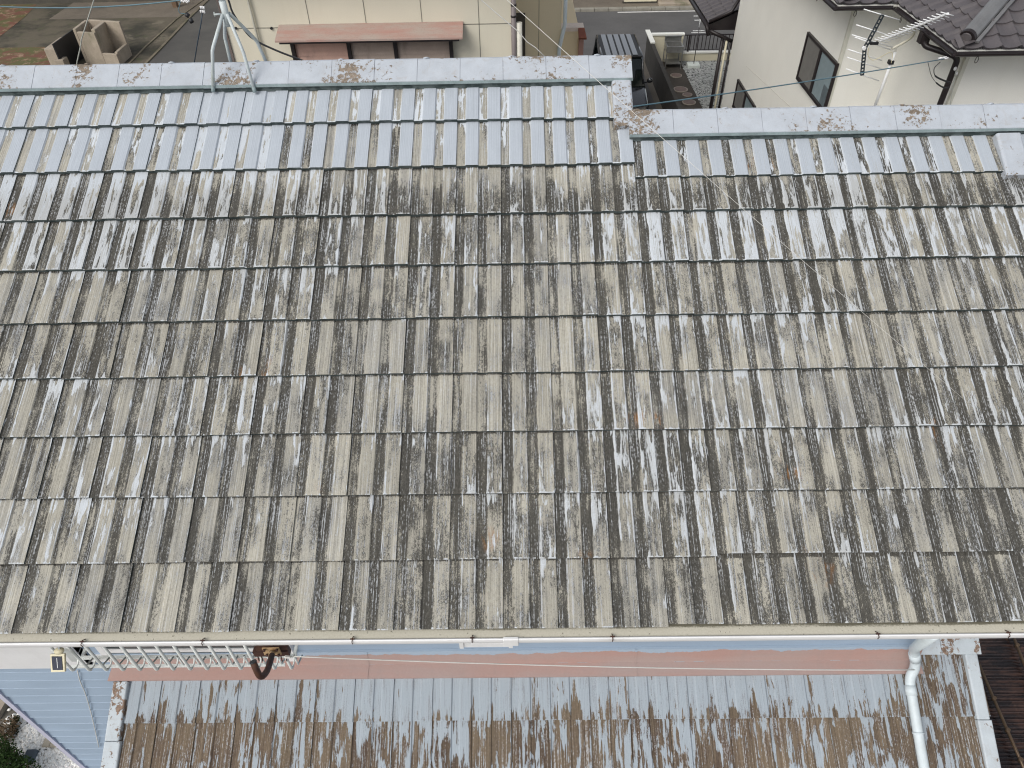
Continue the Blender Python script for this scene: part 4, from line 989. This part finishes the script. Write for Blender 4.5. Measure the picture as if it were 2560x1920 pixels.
mb.build('insulator', M['white'], dc)
wc = thing('cable_weight', 'pair of black splice sleeves under white insulators at the top left', 'cable fitting', yp(470, 40, 8))
for a, b_, in (((464, 35), (473, 41)), ((475, 47), (481, 57))):
    mb = MB(); mb.tube([yp(*a, 8), yp(*b_, 8)], 0.028, 10); mb.build('sleeve', M['black'], wc)
mb = MB(); mb.tube(catm([yp(px, py, 8) for px, py in ((452, 2), (447, 22), (450, 32), (464, 35))], 4), 0.005, 6); mb.build('lead', M['teal'], wc)
mb = MB()
for px, py in ((456, 1), (461, 3), (466, 2), (470, 4)): c = yp(px, py, 8); mb.tube([c-V((0.02, 0, 0.012)), c+V((0.02, 0, 0.012))], 0.012, 8)
mb.build('insulator', M['white'], wc)

# ------------------------------------------------------------------ drive: car, walls, sink, gravel
CXc, CHW = 3.22, 0.72
car = thing('parked_car', 'black boxy car with ribbed roof parked beyond the ridge', 'car', (CXc, 20.8, GZ))
def loft(secs, mat, name, parent, bev=0.0):
    mb = MB(); rg = [[mb.bm.verts.new(p) for p in s] for s in secs]; n = len(secs[0])
    for a, b_ in zip(rg[:-1], rg[1:]):
        for k in range(n): f = mb.bm.faces.new((a[k], a[(k+1) % n], b_[(k+1) % n], b_[k])); f.smooth = True
    mb.bm.faces.new(rg[0]); mb.bm.faces.new(rg[-1][::-1])
    return mb.build(name, mat, parent)
def rrect(y, zl, zh, hw, ins=0.09, slope=0.0):
    z0, z1 = GZ+zl, GZ+zh
    return [V((CXc-hw, y, z0+ins)), V((CXc-hw, y, z1-ins)), V((CXc-hw+ins*0.35, y, z1-ins*0.3)), V((CXc-hw+ins, y, z1)), V((CXc+hw-ins, y, z1)), V((CXc+hw-ins*0.35, y, z1-ins*0.3)), V((CXc+hw, y, z1-ins)), V((CXc+hw, y, z0+ins)), V((CXc+hw-ins, y, z0)), V((CXc-hw+ins, y, z0))]
loft([rrect(19.02, 0.35, 0.72, 0.60), rrect(19.08, 0.28, 0.80, 0.68), rrect(19.22, 0.24, 0.86, 0.72), rrect(19.9, 0.24, 1.02, 0.735), rrect(20.2, 0.24, 1.06, 0.74), rrect(22.5, 0.24, 1.06, 0.74), rrect(22.66, 0.3, 1.0, 0.70)], M['car'], 'body', car)
def cab(y, zh, hw, ins=0.07): return rrect(y, 1.0, zh, hw, ins)
loft([cab(19.98, 1.06, 0.69, 0.02), cab(20.18, 1.25, 0.67), cab(20.45, 1.66, 0.62), cab(20.62, 1.72, 0.61), cab(22.4, 1.72, 0.61), cab(22.58, 1.55, 0.63), cab(22.66, 1.06, 0.69, 0.02)], M['carglass'], 'cabin_glass', car)
rf = MB(); rf.box((CXc-0.61, 20.50, GZ+1.70), (CXc+0.61, 22.5, GZ+1.752)); rf.bevel(0.02, 2); rfo = rf.build('roof_panel', M['cartrim'], car)
for k in range(5):
    s = MB(); x = CXc-0.40+k*0.20; s.box((x-0.075, 20.55, GZ+1.745), (x+0.075, 22.46, GZ+1.775)); s.bevel(0.02, 3); s.build('roof_rib', M['car'], rfo)
for sx in (-1, 1):
    s = MB(); s.tube([(CXc+sx*0.63, 20.02, GZ+1.10), (CXc+sx*0.615, 20.5, GZ+1.70), (CXc+sx*0.60, 20.7, GZ+1.755), (CXc+sx*0.60, 22.4, GZ+1.755), (CXc+sx*0.64, 22.62, GZ+1.1)], 0.028, 8); s.build('pillar', M['car'], car)
    s = MB(); s.ball(V((CXc+sx*0.86, 20.25, GZ+1.12)), 0.1, 2, (0.9, 0.5, 0.8)); mi = s.build('mirror', M['car'], car)
    s = MB(); s.bar((CXc+sx*0.7, 20.25, GZ+1.06), (CXc+sx*0.86, 20.25, GZ+1.09), 0.04, 0.03); s.build('mirror_arm', M['cartrim'], mi)
    s = MB(); s.ball(V((CXc+sx*0.53, 19.10, GZ+0.72)), 0.13, 2, (1, 0.45, 0.6)); s.build('headlight', M['lamp'], car)
    for y in (19.7, 22.0):
        s = MB(); s.tube([(CXc+sx*0.60, y, GZ+0.29), (CXc+sx*0.745, y, GZ+0.29)], 0.29, 20); wh = s.build('wheel', M['black'], car)
        s = MB(); s.tube([(CXc+sx*0.74, y, GZ+0.29), (CXc+sx*0.752, y, GZ+0.29)], 0.18, 14); s.build('rim', M['chrome'], wh)
for z in (0.60, 0.70): s = MB(); s.bar((CXc-0.38, 19.04, GZ+z), (CXc+0.38, 19.04, GZ+z), 0.03, 0.025); s.build('grille_bar', M['chrome'], car)
s = MB(); s.box((CXc-0.68, 18.98, GZ+0.34), (CXc+0.68, 19.1, GZ+0.52)); s.bevel(0.03, 2); s.build('bumper', M['cartrim'], car)
s = MB(); s.bar((CXc-0.5, 20.06, GZ+1.10), (CXc+0.1, 20.12, GZ+1.16), 0.02, 0.015); s.build('wiper', M['cartrim'], car)

WZ = -4.80
da, db = hz(1622, 85, WZ), hz(1706, 286, WZ)
bw = thing('boundary_wall', 'dark sooty block wall with white coping along the drive beside the car', 'wall', (4.62, 21, GZ))
xw = (da.x+db.x)/2; ytop = yp(1660, 90, 25.0)
mb = MB(); mb.box((xw-0.06, 14.5, GZ), (xw+0.06, 25.12, WZ)); mb.build('block_run', M['darkwall'], bw)
mb = MB(); mb.box((xw-0.065, 24.2, WZ), (xw+0.09, 25.55, WZ+0.04)); mb.build('coping', M['capwhite'], bw)
fw = thing('front_wall', 'low beige wall with white coping behind the steel sink and under the dark railing', 'wall', (6, 25, GZ))
xe = yp(1708, 100, 25.0).x; zt2 = yp(1680, 88, 25.0).z
mb = MB(); mb.box((xw+0.061, 25.0, GZ), (xe, 25.12, zt2)); mb.build('tall_panel', M['beige'], fw)
mb = MB(); mb.box((xw+0.091, 24.97, zt2), (xe+0.03, 25.15, zt2+0.05)); mb.build('coping', M['capwhite'], fw)
zl = yp(1750, 133, 25.0).z
mb = MB(); mb.box((xe+0.001, 25.0, GZ), (13, 25.12, zl)); mb.build('low_panel', M['beige'], fw)
mb = MB(); mb.box((xe+0.031, 24.97, zl), (13, 25.15, zl+0.05)); mb.build('coping', M['capwhite'], fw)
rl = thing('railing', 'dark metal railing with thin balusters on the low beige wall', 'railing', (xe+1, 25.06, zl+0.05))
zt3 = yp(1740, 86, 25.06).z
mb = MB(); mb.box((xe+0.04, 25.04, zt3-0.03), (13, 25.08, zt3)); mb.box((xe+0.04, 25.045, zl+0.09), (13, 25.075, zl+0.11)); mb.build('rail', M['brown'], rl)
x = xe+0.15; k = 0
while x < 9.5:
    s = MB(); s.box((x-0.012, 25.05, zl+0.11), (x+0.012, 25.07, zt3-0.031)); s.build('baluster', M['brown'], rl); x += 0.135
for x in (xe+0.22, xe+2.2, xe+4.2):
    s = MB(); s.box((x-0.03, 25.02, zl+0.051), (x+0.03, 25.039, zt3)); s.build('post', M['brown'], rl)
# outdoor steel sink
s0 = hz(1660, 163, GZ); s1 = hz(1694, 163, GZ); sxc = (s0.x+s1.x)/2; hwk = (s1.x-s0.x)/2+0.03; syc = 24.55
sk = thing('outdoor_sink', 'stainless outdoor sink on legs standing against the tall beige wall', 'sink', (sxc, syc, GZ))
zt4 = GZ+0.76; D_ = 0.27
mb = MB()
for sx in (-1, 1):
    for sy in (-1, 1): mb.box((sxc+sx*hwk-0.015, syc+sy*D_-0.015, GZ), (sxc+sx*hwk+0.015, syc+sy*D_+0.015, zt4-0.2))
mb.box((sxc-hwk+0.016, syc-D_+0.02, GZ+0.16), (sxc+hwk-0.016, syc+D_-0.02, GZ+0.18)); mb.build('stand', M['steel'], sk)
mb = MB(); t = 0.03
mb.box((sxc-hwk-0.02, syc-D_-0.02, zt4-0.2), (sxc+hwk+0.02, syc-D_+t, zt4)); mb.box((sxc-hwk-0.02, syc+D_-t, zt4-0.2), (sxc+hwk+0.02, syc+D_+0.02, zt4)); mb.box((sxc-hwk-0.02, syc-D_+t, zt4-0.2), (sxc-hwk+t, syc+D_-t, zt4)); mb.box((sxc+hwk-t, syc-D_+t, zt4-0.2), (sxc+hwk+0.02, syc+D_-t, zt4)); mb.box((sxc-hwk+t, syc-D_+t, zt4-0.2), (sxc+hwk-t, syc+D_-t, zt4-0.17))
mb.build('basin', M['steel'], sk)
mb = MB(); mb.box((sxc-hwk-0.02, syc+D_+0.021, zt4-0.02), (sxc+hwk+0.02, syc+D_+0.04, zt4+0.17)); mb.box((sxc-hwk-0.02, syc+D_-0.03, zt4+0.17), (sxc+hwk+0.02, syc+D_+0.04, zt4+0.19)); mb.build('backsplash', M['steel'], sk)
# clothes pole in a block foot
pbp = hz(1733, 168, GZ)
cp_ = thing('laundry_pole', 'thin dark laundry pole with white cross arms in a white concrete block on the gravel', 'pole', pbp)
mb = MB(); mb.box((pbp.x-0.23, pbp.y-0.2, GZ), (pbp.x+0.2, pbp.y+0.2, GZ+0.13)); mb.bevel(0.03, 2); mb.build('foot_block', simple('white_concrete', (0.62, 0.66, 0.62), 0.8, 0.08), cp_)
pt = yp(1750, 40, pbp.y)
mb = MB(); mb.tube([(pbp.x, pbp.y, GZ+0.12), (pbp.x+0.0, pbp.y, pt.z-0.35)], 0.014, 8); mb.build('pole', M['brown'], cp_)
mb = MB(); mb.tube([(pbp.x, pbp.y, pt.z-0.36), (pbp.x, pbp.y, pt.z)], 0.017, 8); mb.build('top_pole', M['alu'], cp_)
for dz_, L in ((0.0, 0.24), (-0.13, 0.2), (-0.47, 0.2), (-0.53, 0.24)):
    s = MB(); s.bar((pbp.x-L, pbp.y, pt.z+dz_), (pbp.x+L, pbp.y, pt.z+dz_), 0.02, 0.02); s.build('cross_arm', M['alu'], cp_)
# soil strip, gravel, drain lids
ga = hz(1701, 160, GZ); gb = hz(1762, 286, GZ); gd = (gb-ga)
gn = ga+gd*2.0
sheet('soil_strip', [(xw+0.06, 25.0), (ga.x, 25.0), (ga.x, ga.y), (gn.x, gn.y), (xw+0.06, gn.y)], GZ+0.016, M['soil'])
sheet('gravel_bed', [(ga.x, 25.0), (9, 25.0), (9, gn.y), (gn.x, gn.y), (ga.x, ga.y)], GZ+0.020, M['gravel'])
gv = Stones()
for k in range(6500):
    y = random.uniform(gb.y-1.0, 24.95); t = (y-ga.y)/(gb.y-ga.y); xl = ga.x+(gb.x-ga.x)*max(0, t); x = random.uniform(xl+0.02, 7.6 if y > AYF+0.3 else max(xl+0.05, AXW-0.02))
    gv.ball(V((x, y, GZ+0.025)), random.uniform(0.018, 0.034), 1, (1, 1, 0.7))
tag(gv.build('gravel', simple('grey_stones', (0.34, 0.35, 0.34), 0.8, 0.5, 9), None), 'loose grey gravel between the boundary wall and the white house', kind='stuff')
nm = ['pale rimmed round drain lid nearest the sink', 'larger reddish round drain lid halfway along the soil strip', 'smallest round drain lid beside the gravel edge', 'dim brown drain lid nearest the roof ridge']
for i, (px, py, r_) in enumerate(((1690, 191, 0.20), (1701, 226, 0.24), (1718, 239, 0.16), (1722, 258, 0.22))):
    c = hz(px, py, GZ); t_ = thing('drain_lid', nm[i], 'drain lid', c, 'drain lids in the soil strip')
    s = MB(); s.tube([(c.x, c.y, GZ+0.01), (c.x, c.y, GZ+0.045)], r_, 24); s.build('rim', simple('lid_rim', (0.28, 0.24, 0.2), 0.5, 0.1), t_)
    s = MB(); s.tube([(c.x, c.y, GZ+0.044), (c.x, c.y, GZ+0.052)], r_*0.84, 24); s.build('cover', M['lid'], t_)

# ------------------------------------------------------------------ across the street
for i, (pxa, pxb, py, lab) in enumerate(((1560, 1641, 9, 'pale cream garden wall across the street, the longer piece left of the steps'), (1734, 1766, 7, 'pale cream garden wall across the street, the short piece right of the steps'))):
    a, b_ = hz(pxa, py, GZ), hz(pxb, py, GZ); yy = (a.y+b_.y)/2
    t_ = thing('garden_wall', lab, 'wall', (a.x, yy, GZ), 'cream walls across the street')
    mb = MB(); mb.box((a.x, yy, GZ+0.08), (b_.x, yy+0.2, GZ+1.3)); mb.build('panel', M['beige'], t_)
    mb = MB(); mb.box((a.x-0.06, yy+0.02, GZ), (b_.x+0.03, yy+0.18, GZ+0.08)); mb.build('plinth', simple('dark_plinth', (0.06, 0.055, 0.045), 0.9), t_)
    mb = MB(); mb.box((a.x-0.02, yy-0.02, GZ+1.3), (b_.x+0.02, yy+0.22, GZ+1.36)); mb.build('coping', M['capwhite'], t_)
a = hz(1648, 16, GZ); 
sp_ = thing('entrance_step', 'worn pale concrete step between the two cream walls across the street', 'step', (a.x+0.8, a.y, GZ))
mb = MB(); mb.box((a.x, a.y, GZ), (a.x+1.75, a.y+0.35, GZ+0.10)); mb.box((a.x, a.y+0.35, GZ), (a.x+1.75, a.y+0.8, GZ+0.2)); mb.bevel(0.01, 1); mb.build('treads', M['conc'], sp_)
def far_house(x0, x1, y0, h, lab, mat, doorx):
    t_ = thing('far_house', lab, 'house', ((x0+x1)/2, y0, GZ), None)
    mb = MB(); mb.box((x0, y0, GZ), (x1, y0+6, GZ+h)); mb.build('wall', mat, t_)
    mb = MB(); mb.box((x0-0.5, y0-0.5, GZ+h), (x1+0.5, y0+6.5, GZ+h+0.12)); mb.prism([(x0-0.5, y0-0.5, GZ+h+0.12), (x0-0.5, y0+6.5, GZ+h+0.12), (x0-0.5, y0+3, GZ+h+1.5)], (0, 0, 0), (x1-x0+1, 0, 0)); mb.build('roof', M['slate'], t_)
    for dx in doorx:
        mb = MB(); mb.box((dx, y0-0.04, GZ+0.3), (dx+1.6, y0-0.001, GZ+2.0)); w_ = mb.build('window', M['brown'], t_)
        mb = MB(); mb.box((dx+0.06, y0-0.05, GZ+0.36), (dx+1.54, y0-0.041, GZ+1.94)); mb.build('pane', M['glassdark'], w_)
a = hz(1760, 4, GZ)
far_house(0.5, 13, 34.6, 2.6, 'dark house behind the cream walls across the street', simple('dark_brown_wall', (0.09, 0.075, 0.06), 0.8, 0.15, 2), (2.2, 6.9, 9.5))
tl_a, tl_b = hz(110, 12, GZ), hz(448, 18, GZ)
far_house(tl_a.x-14, tl_b.x, tl_a.y+0.2, 3.4, 'dark shed like house along the top left edge of the yard', simple('dark_grey_wall', (0.075, 0.068, 0.055), 0.85, 0.2, 1.6, dirt=(0.14, 0.125, 0.09), damt=0.6), (tl_a.x-5, tl_a.x+1.0, tl_b.x-2.3))
mb = MB(); pz_ = hz(440, 18, GZ); 
t_ = thing('gate_post', 'short brown wooden post at the corner of the dark shed', 'post', pz_)
mb.box((pz_.x-0.1, pz_.y-0.1, GZ), (pz_.x+0.1, pz_.y+0.1, GZ+0.9)); mb.bevel(0.01, 1); mb.build('shaft', simple('brown_timber', (0.16, 0.10, 0.06), 0.8, 0.2), t_)
mb = MB(); mb.box((pz_.x-0.12, pz_.y-0.12, GZ+0.9), (pz_.x+0.12, pz_.y+0.12, GZ+0.94)); mb.build('cap', M['conc'], t_)

# broken concrete gateway in the yard: traced corner pillars with real thickness
def up_from(base, px, py):       # height over the ground point whose image is (px, py)
    r = ray(px, py); h = math.hypot(base.x-CAM.x, base.y-CAM.y)/math.hypot(r.x, r.y); return CAM.z + r.z*h
def prism_up(name, foot_px, h, mat, parent):
    mb = MB(); f = [hz(px, py, GZ) for px, py in foot_px]; mb.prism(f, V((0, 0, 0)), V((0, 0, h))); return mb.build(name, mat, parent)
cw = thing('concrete_bin', 'mossy concrete wall corner with a low open box front standing in the left yard', 'concrete block', hz(270, 150, GZ))
H1 = 1.25
O = hz(223, 160, GZ); E = hz(302, 166, GZ); Fp = hz(334, 136, GZ)
ux = (E-O).normalized(); uy = (Fp-E); uy = uy.normalized(); Lx = (E-O).length; Ly = 1.05
def cbx(name, a0, a1, b0, b1, z0, z1, mat=M['conc']):
    mb = MB(); f = [O+ux*a+uy*b for a, b in ((a0, b0), (a1, b0), (a1, b1), (a0, b1))]
    mb.prism([q+V((0, 0, z0)) for q in f], V((0, 0, 0)), V((0, 0, z1-z0))); mb.bevel(0.012, 1); return mb.build(name, mat, cw)
cbx('left_wall', -0.12, 0.0, 0, Ly, 0, 1.22); cbx('front_wall', 0.001, Lx*0.55, 0.0, 0.12, 0, 1.12); cbx('front_lip', Lx*0.551, Lx, 0.0, 0.12, 0, 0.42)
cbx('right_lip', Lx-0.12, Lx, 0.121, Ly, 0, 0.46); cbx('inner_wall', Lx*0.43, Lx*0.55, 0.121, Ly, 0, 1.2); cbx('back_wall', 0.001, Lx, Ly+0.001, Ly+0.12, 0, 1.22)
mb = MB(); f = [O+ux*a+uy*b+V((0, 0, 0.2)) for a, b in ((Lx*0.56, 0.13), (Lx-0.13, 0.13), (Lx-0.13, Ly), (Lx*0.56, Ly))]; mb.poly(f); mb.build('floor', M['yard'], cw)
cw2 = thing('concrete_post', 'lower broken concrete pier with a stepped top left of the dark gap', 'concrete block', hz(160, 170, GZ))
O2 = hz(132, 176, GZ); vx = V((1, 0, 0)); 
mb = MB(); mb.box((O2.x, O2.y, GZ), (O2.x+0.55, O2.y+1.3, GZ+0.75)); mb.bevel(0.015, 1); mb.build('pier', M['conc'], cw2)
mb = MB(); mb.box((O2.x+0.42, O2.y-0.35, GZ), (O2.x+0.74, O2.y-0.001, GZ+0.48)); mb.bevel(0.015, 1); mb.build('step_block', M['conc'], cw2)
gp_ = [hz(150, 106, GZ), hz(176, 76, GZ)]
mb = MB(); c = hz(190, 150, GZ); c2 = hz(172, 90, GZ)
mb.box((O2.x+0.56, O2.y-0.3, GZ), (O2.x+0.60, O.y+1.6, GZ+1.0))
gpn = tag(mb.build('gate_leaf', M['black'], None), 'black gate leaf between the two concrete blocks in the left yard', 'gate')

# ------------------------------------------------------------------ front garden, lower left
sheet('garden_soil', [(-9, -3.5), (-2.4, -3.5), (-2.4, YW), (-9, YW)], GZ+0.008, M['soil'])
pb = Stones(); cnt = 0
poly_a = [(28, 1795), (60, 1780), (250, 1930), (110, 1945), (40, 1880), (18, 1850)]
def inpoly(x, y, P):
    c = False; j = len(P)-1
    for i in range(len(P)):
        if (P[i][1] > y) != (P[j][1] > y) and x < (P[j][0]-P[i][0])*(y-P[i][1])/(P[j][1]-P[i][1])+P[i][0]: c = not c
        j = i
    return c
while cnt < 1700:
    px, py = random.uniform(5, 260), random.uniform(1775, 1950)
    if not inpoly(px, py, [(20, 1800), (55, 1782), (90, 1810), (270, 1950), (95, 1950), (38, 1875), (16, 1850)]) and random.random() > 0.05: continue
    cnt += 1
    q = hz(px, py, GZ); rot = Matrix.Rotation(random.uniform(0, 6.28), 3, 'Z') @ Matrix.Rotation(random.uniform(-0.5, 0.5), 3, 'X')
    pb.ball(V((q.x+random.gauss(0, 0.01), q.y, GZ+0.012+random.uniform(0, 0.03))), random.uniform(0.017, 0.034), 1, (1.0, 0.75, 0.6), rot)
tag(pb.build('white_pebbles', M['pebble'], None), 'bed of white pebbles at the foot of the blue wall', kind='stuff')
lab = ['beige paving block against the blue wall, farthest from the shrub', 'beige paving block in the middle of the row of three', 'beige paving block nearest the dark shrub']
pc0 = hz(112, 1868, GZ); pc1 = hz(130, 1868, GZ); L_ = (pc1-pc0).length
for i in range(4):
    mb = MB(); x = pc0.x + (3-i)*L_*1.03; mb.box((x, pc0.y-0.02, GZ+0.01), (x+L_, pc0.y+0.14, GZ+0.075)); mb.bevel(0.006, 1)
    lb_ = ['beige paving block tucked under the corner of the blue wall', 'beige paving block second from the wall corner', 'beige paving block second from the shrub', 'beige paving block at the pebble end of the row'][i]
    tag(mb.build('paving_block', simple('beige_paver', (0.42, 0.37, 0.29), 0.85, 0.1), None), lb_, 'paving block', 'paving blocks in the pebble bed')
mb = MB(); q = hz(82, 1895, GZ); mb.box((q.x-0.06, q.y-0.08, GZ+0.01), (q.x+0.07, q.y+0.07, GZ+0.10)); mb.bevel(0.012, 2)
tag(mb.build('garden_stone', simple('blue_grey_stone', (0.09, 0.11, 0.13), 0.8, 0.2, 10), None), 'dark blue grey stone beside the shrub', 'stone')
def shrub(name, label, spots, n, mat, leaf, tall):
    t_ = thing(name, label, 'shrub', hz(*spots[0][:2], GZ))
    lf = MB(); stm = MB()
    for (px, py, r_) in spots:
        c = hz(px, py, GZ+tall*0.6)
        stm.tube([(c.x, c.y, GZ), (c.x+0.02, c.y, c.z)], 0.012, 6)
        for k in range(6): d = V((random.gauss(0, 1), random.gauss(0, 1), random.uniform(0.2, 1))).normalized(); stm.tube([(c.x, c.y, GZ+tall*0.3), c+d*r_*0.8], [0.008, 0.003], 5)
        for k in range(n):
            d = V((random.gauss(0, 1), random.gauss(0, 1), random.gauss(0, 0.8))).normalized()*r_*random.uniform(0.25, 1)**0.6
            p = c+d; a = V((random.gauss(0, 1), random.gauss(0, 1), random.gauss(0, 0.5))).normalized(); b_ = a.cross(V((random.gauss(0, 1), random.gauss(0, 1), 1))).normalized()
            L = leaf*random.uniform(0.7, 1.3); lf.poly([p-a*L, p+b_*L*0.45, p+a*L, p-b_*L*0.45])
    stm.build('stem', M['leaf2'], t_); lf.build('foliage', mat, t_)
shrub('shrub', 'dark green shrub at the bottom left corner', [(14, 1908, 0.20), (50, 1942, 0.22), (-20, 1890, 0.26), (0, 1935, 0.28)], 1100, M['leaf'], 0.018, 0.5)
shrub('small_plant', 'brownish low plant above the pebble bed at the left edge', [(22, 1815, 0.13), (8, 1845, 0.14)], 320, M['leaf2'], 0.016, 0.22)
shrub('small_plant', 'green weed growing among the pebbles at their left edge', [(30, 1825, 0.08), (38, 1800, 0.06)], 160, M['leaf'], 0.015, 0.12)
mb = MB(); a, b_ = hz(-10, 1800, GZ), hz(16, 1755, GZ); mb.bar(a+V((0, 0, 0.04)), b_+V((0, 0, 0.04)), 0.10, 0.09); tag(mb.build('kerb', M['conc']), kind='structure')

# ------------------------------------------------------------------ brown corrugated carport roof, lower right
ZP = -3.0
cpo = thing('carport', 'carport roofed in dark brown corrugated plastic beside the lower roof', 'carport', hz(2520, 1750, ZP))
xl = RRX-0.02; vs, fs = [], []; NX = 3; yA, yB = -2.2, 2.6; NY = int((yB-yA)/0.0055)
for j in range(NY+1):
    y = yA+(yB-yA)*j/NY; z = ZP+0.009*math.sin(2*math.pi*y/0.032)+0.02*(y)
    for i in range(NX): vs.append((xl+i*(4.0/(NX-1)), y, z-0.03*i))
for j in range(NY):
    for i in range(NX-1): q = j*NX+i; fs.append((q, q+1, q+NX+1, q+NX))
raw('roof_sheet', vs, fs, M['poly'], cpo, smooth=True)
for (p, q) in (((2472, 1718), (2560, 1922)), ((2533, 1590), (2600, 1760))):
    a, b_ = hz(*p, ZP+0.05), hz(*q, ZP+0.05); d = (b_-a); mb = MB(); mb.tube([a-d*0.6, b_+d*0.5], 0.014, 8); rb = mb.build('hold_down_bar', M['bronze'], cpo)
    for t in (0.15, 0.55, 0.9): s = MB(); c = a.lerp(b_, t); s.tube([c-V((0, 0, 0.02)), c+V((0, 0, 0.022))], 0.018, 8); s.build('screw', M['bronze'], rb)
for x in (xl+0.15, xl+3.6):
    for y in (-2.0, 2.3): s = MB(); s.box((x-0.04, y-0.04, GZ), (x+0.04, y+0.04, ZP-0.12)); s.build('post', M['bronze'], cpo)
s = MB(); s.box((xl+0.1, -2.1, ZP-0.12), (xl+0.2, 2.4, ZP-0.065)); s.box((xl+3.55, -2.1, ZP-0.2), (xl+3.65, 2.4, ZP-0.15)); s.build('beam', M['bronze'], cpo)
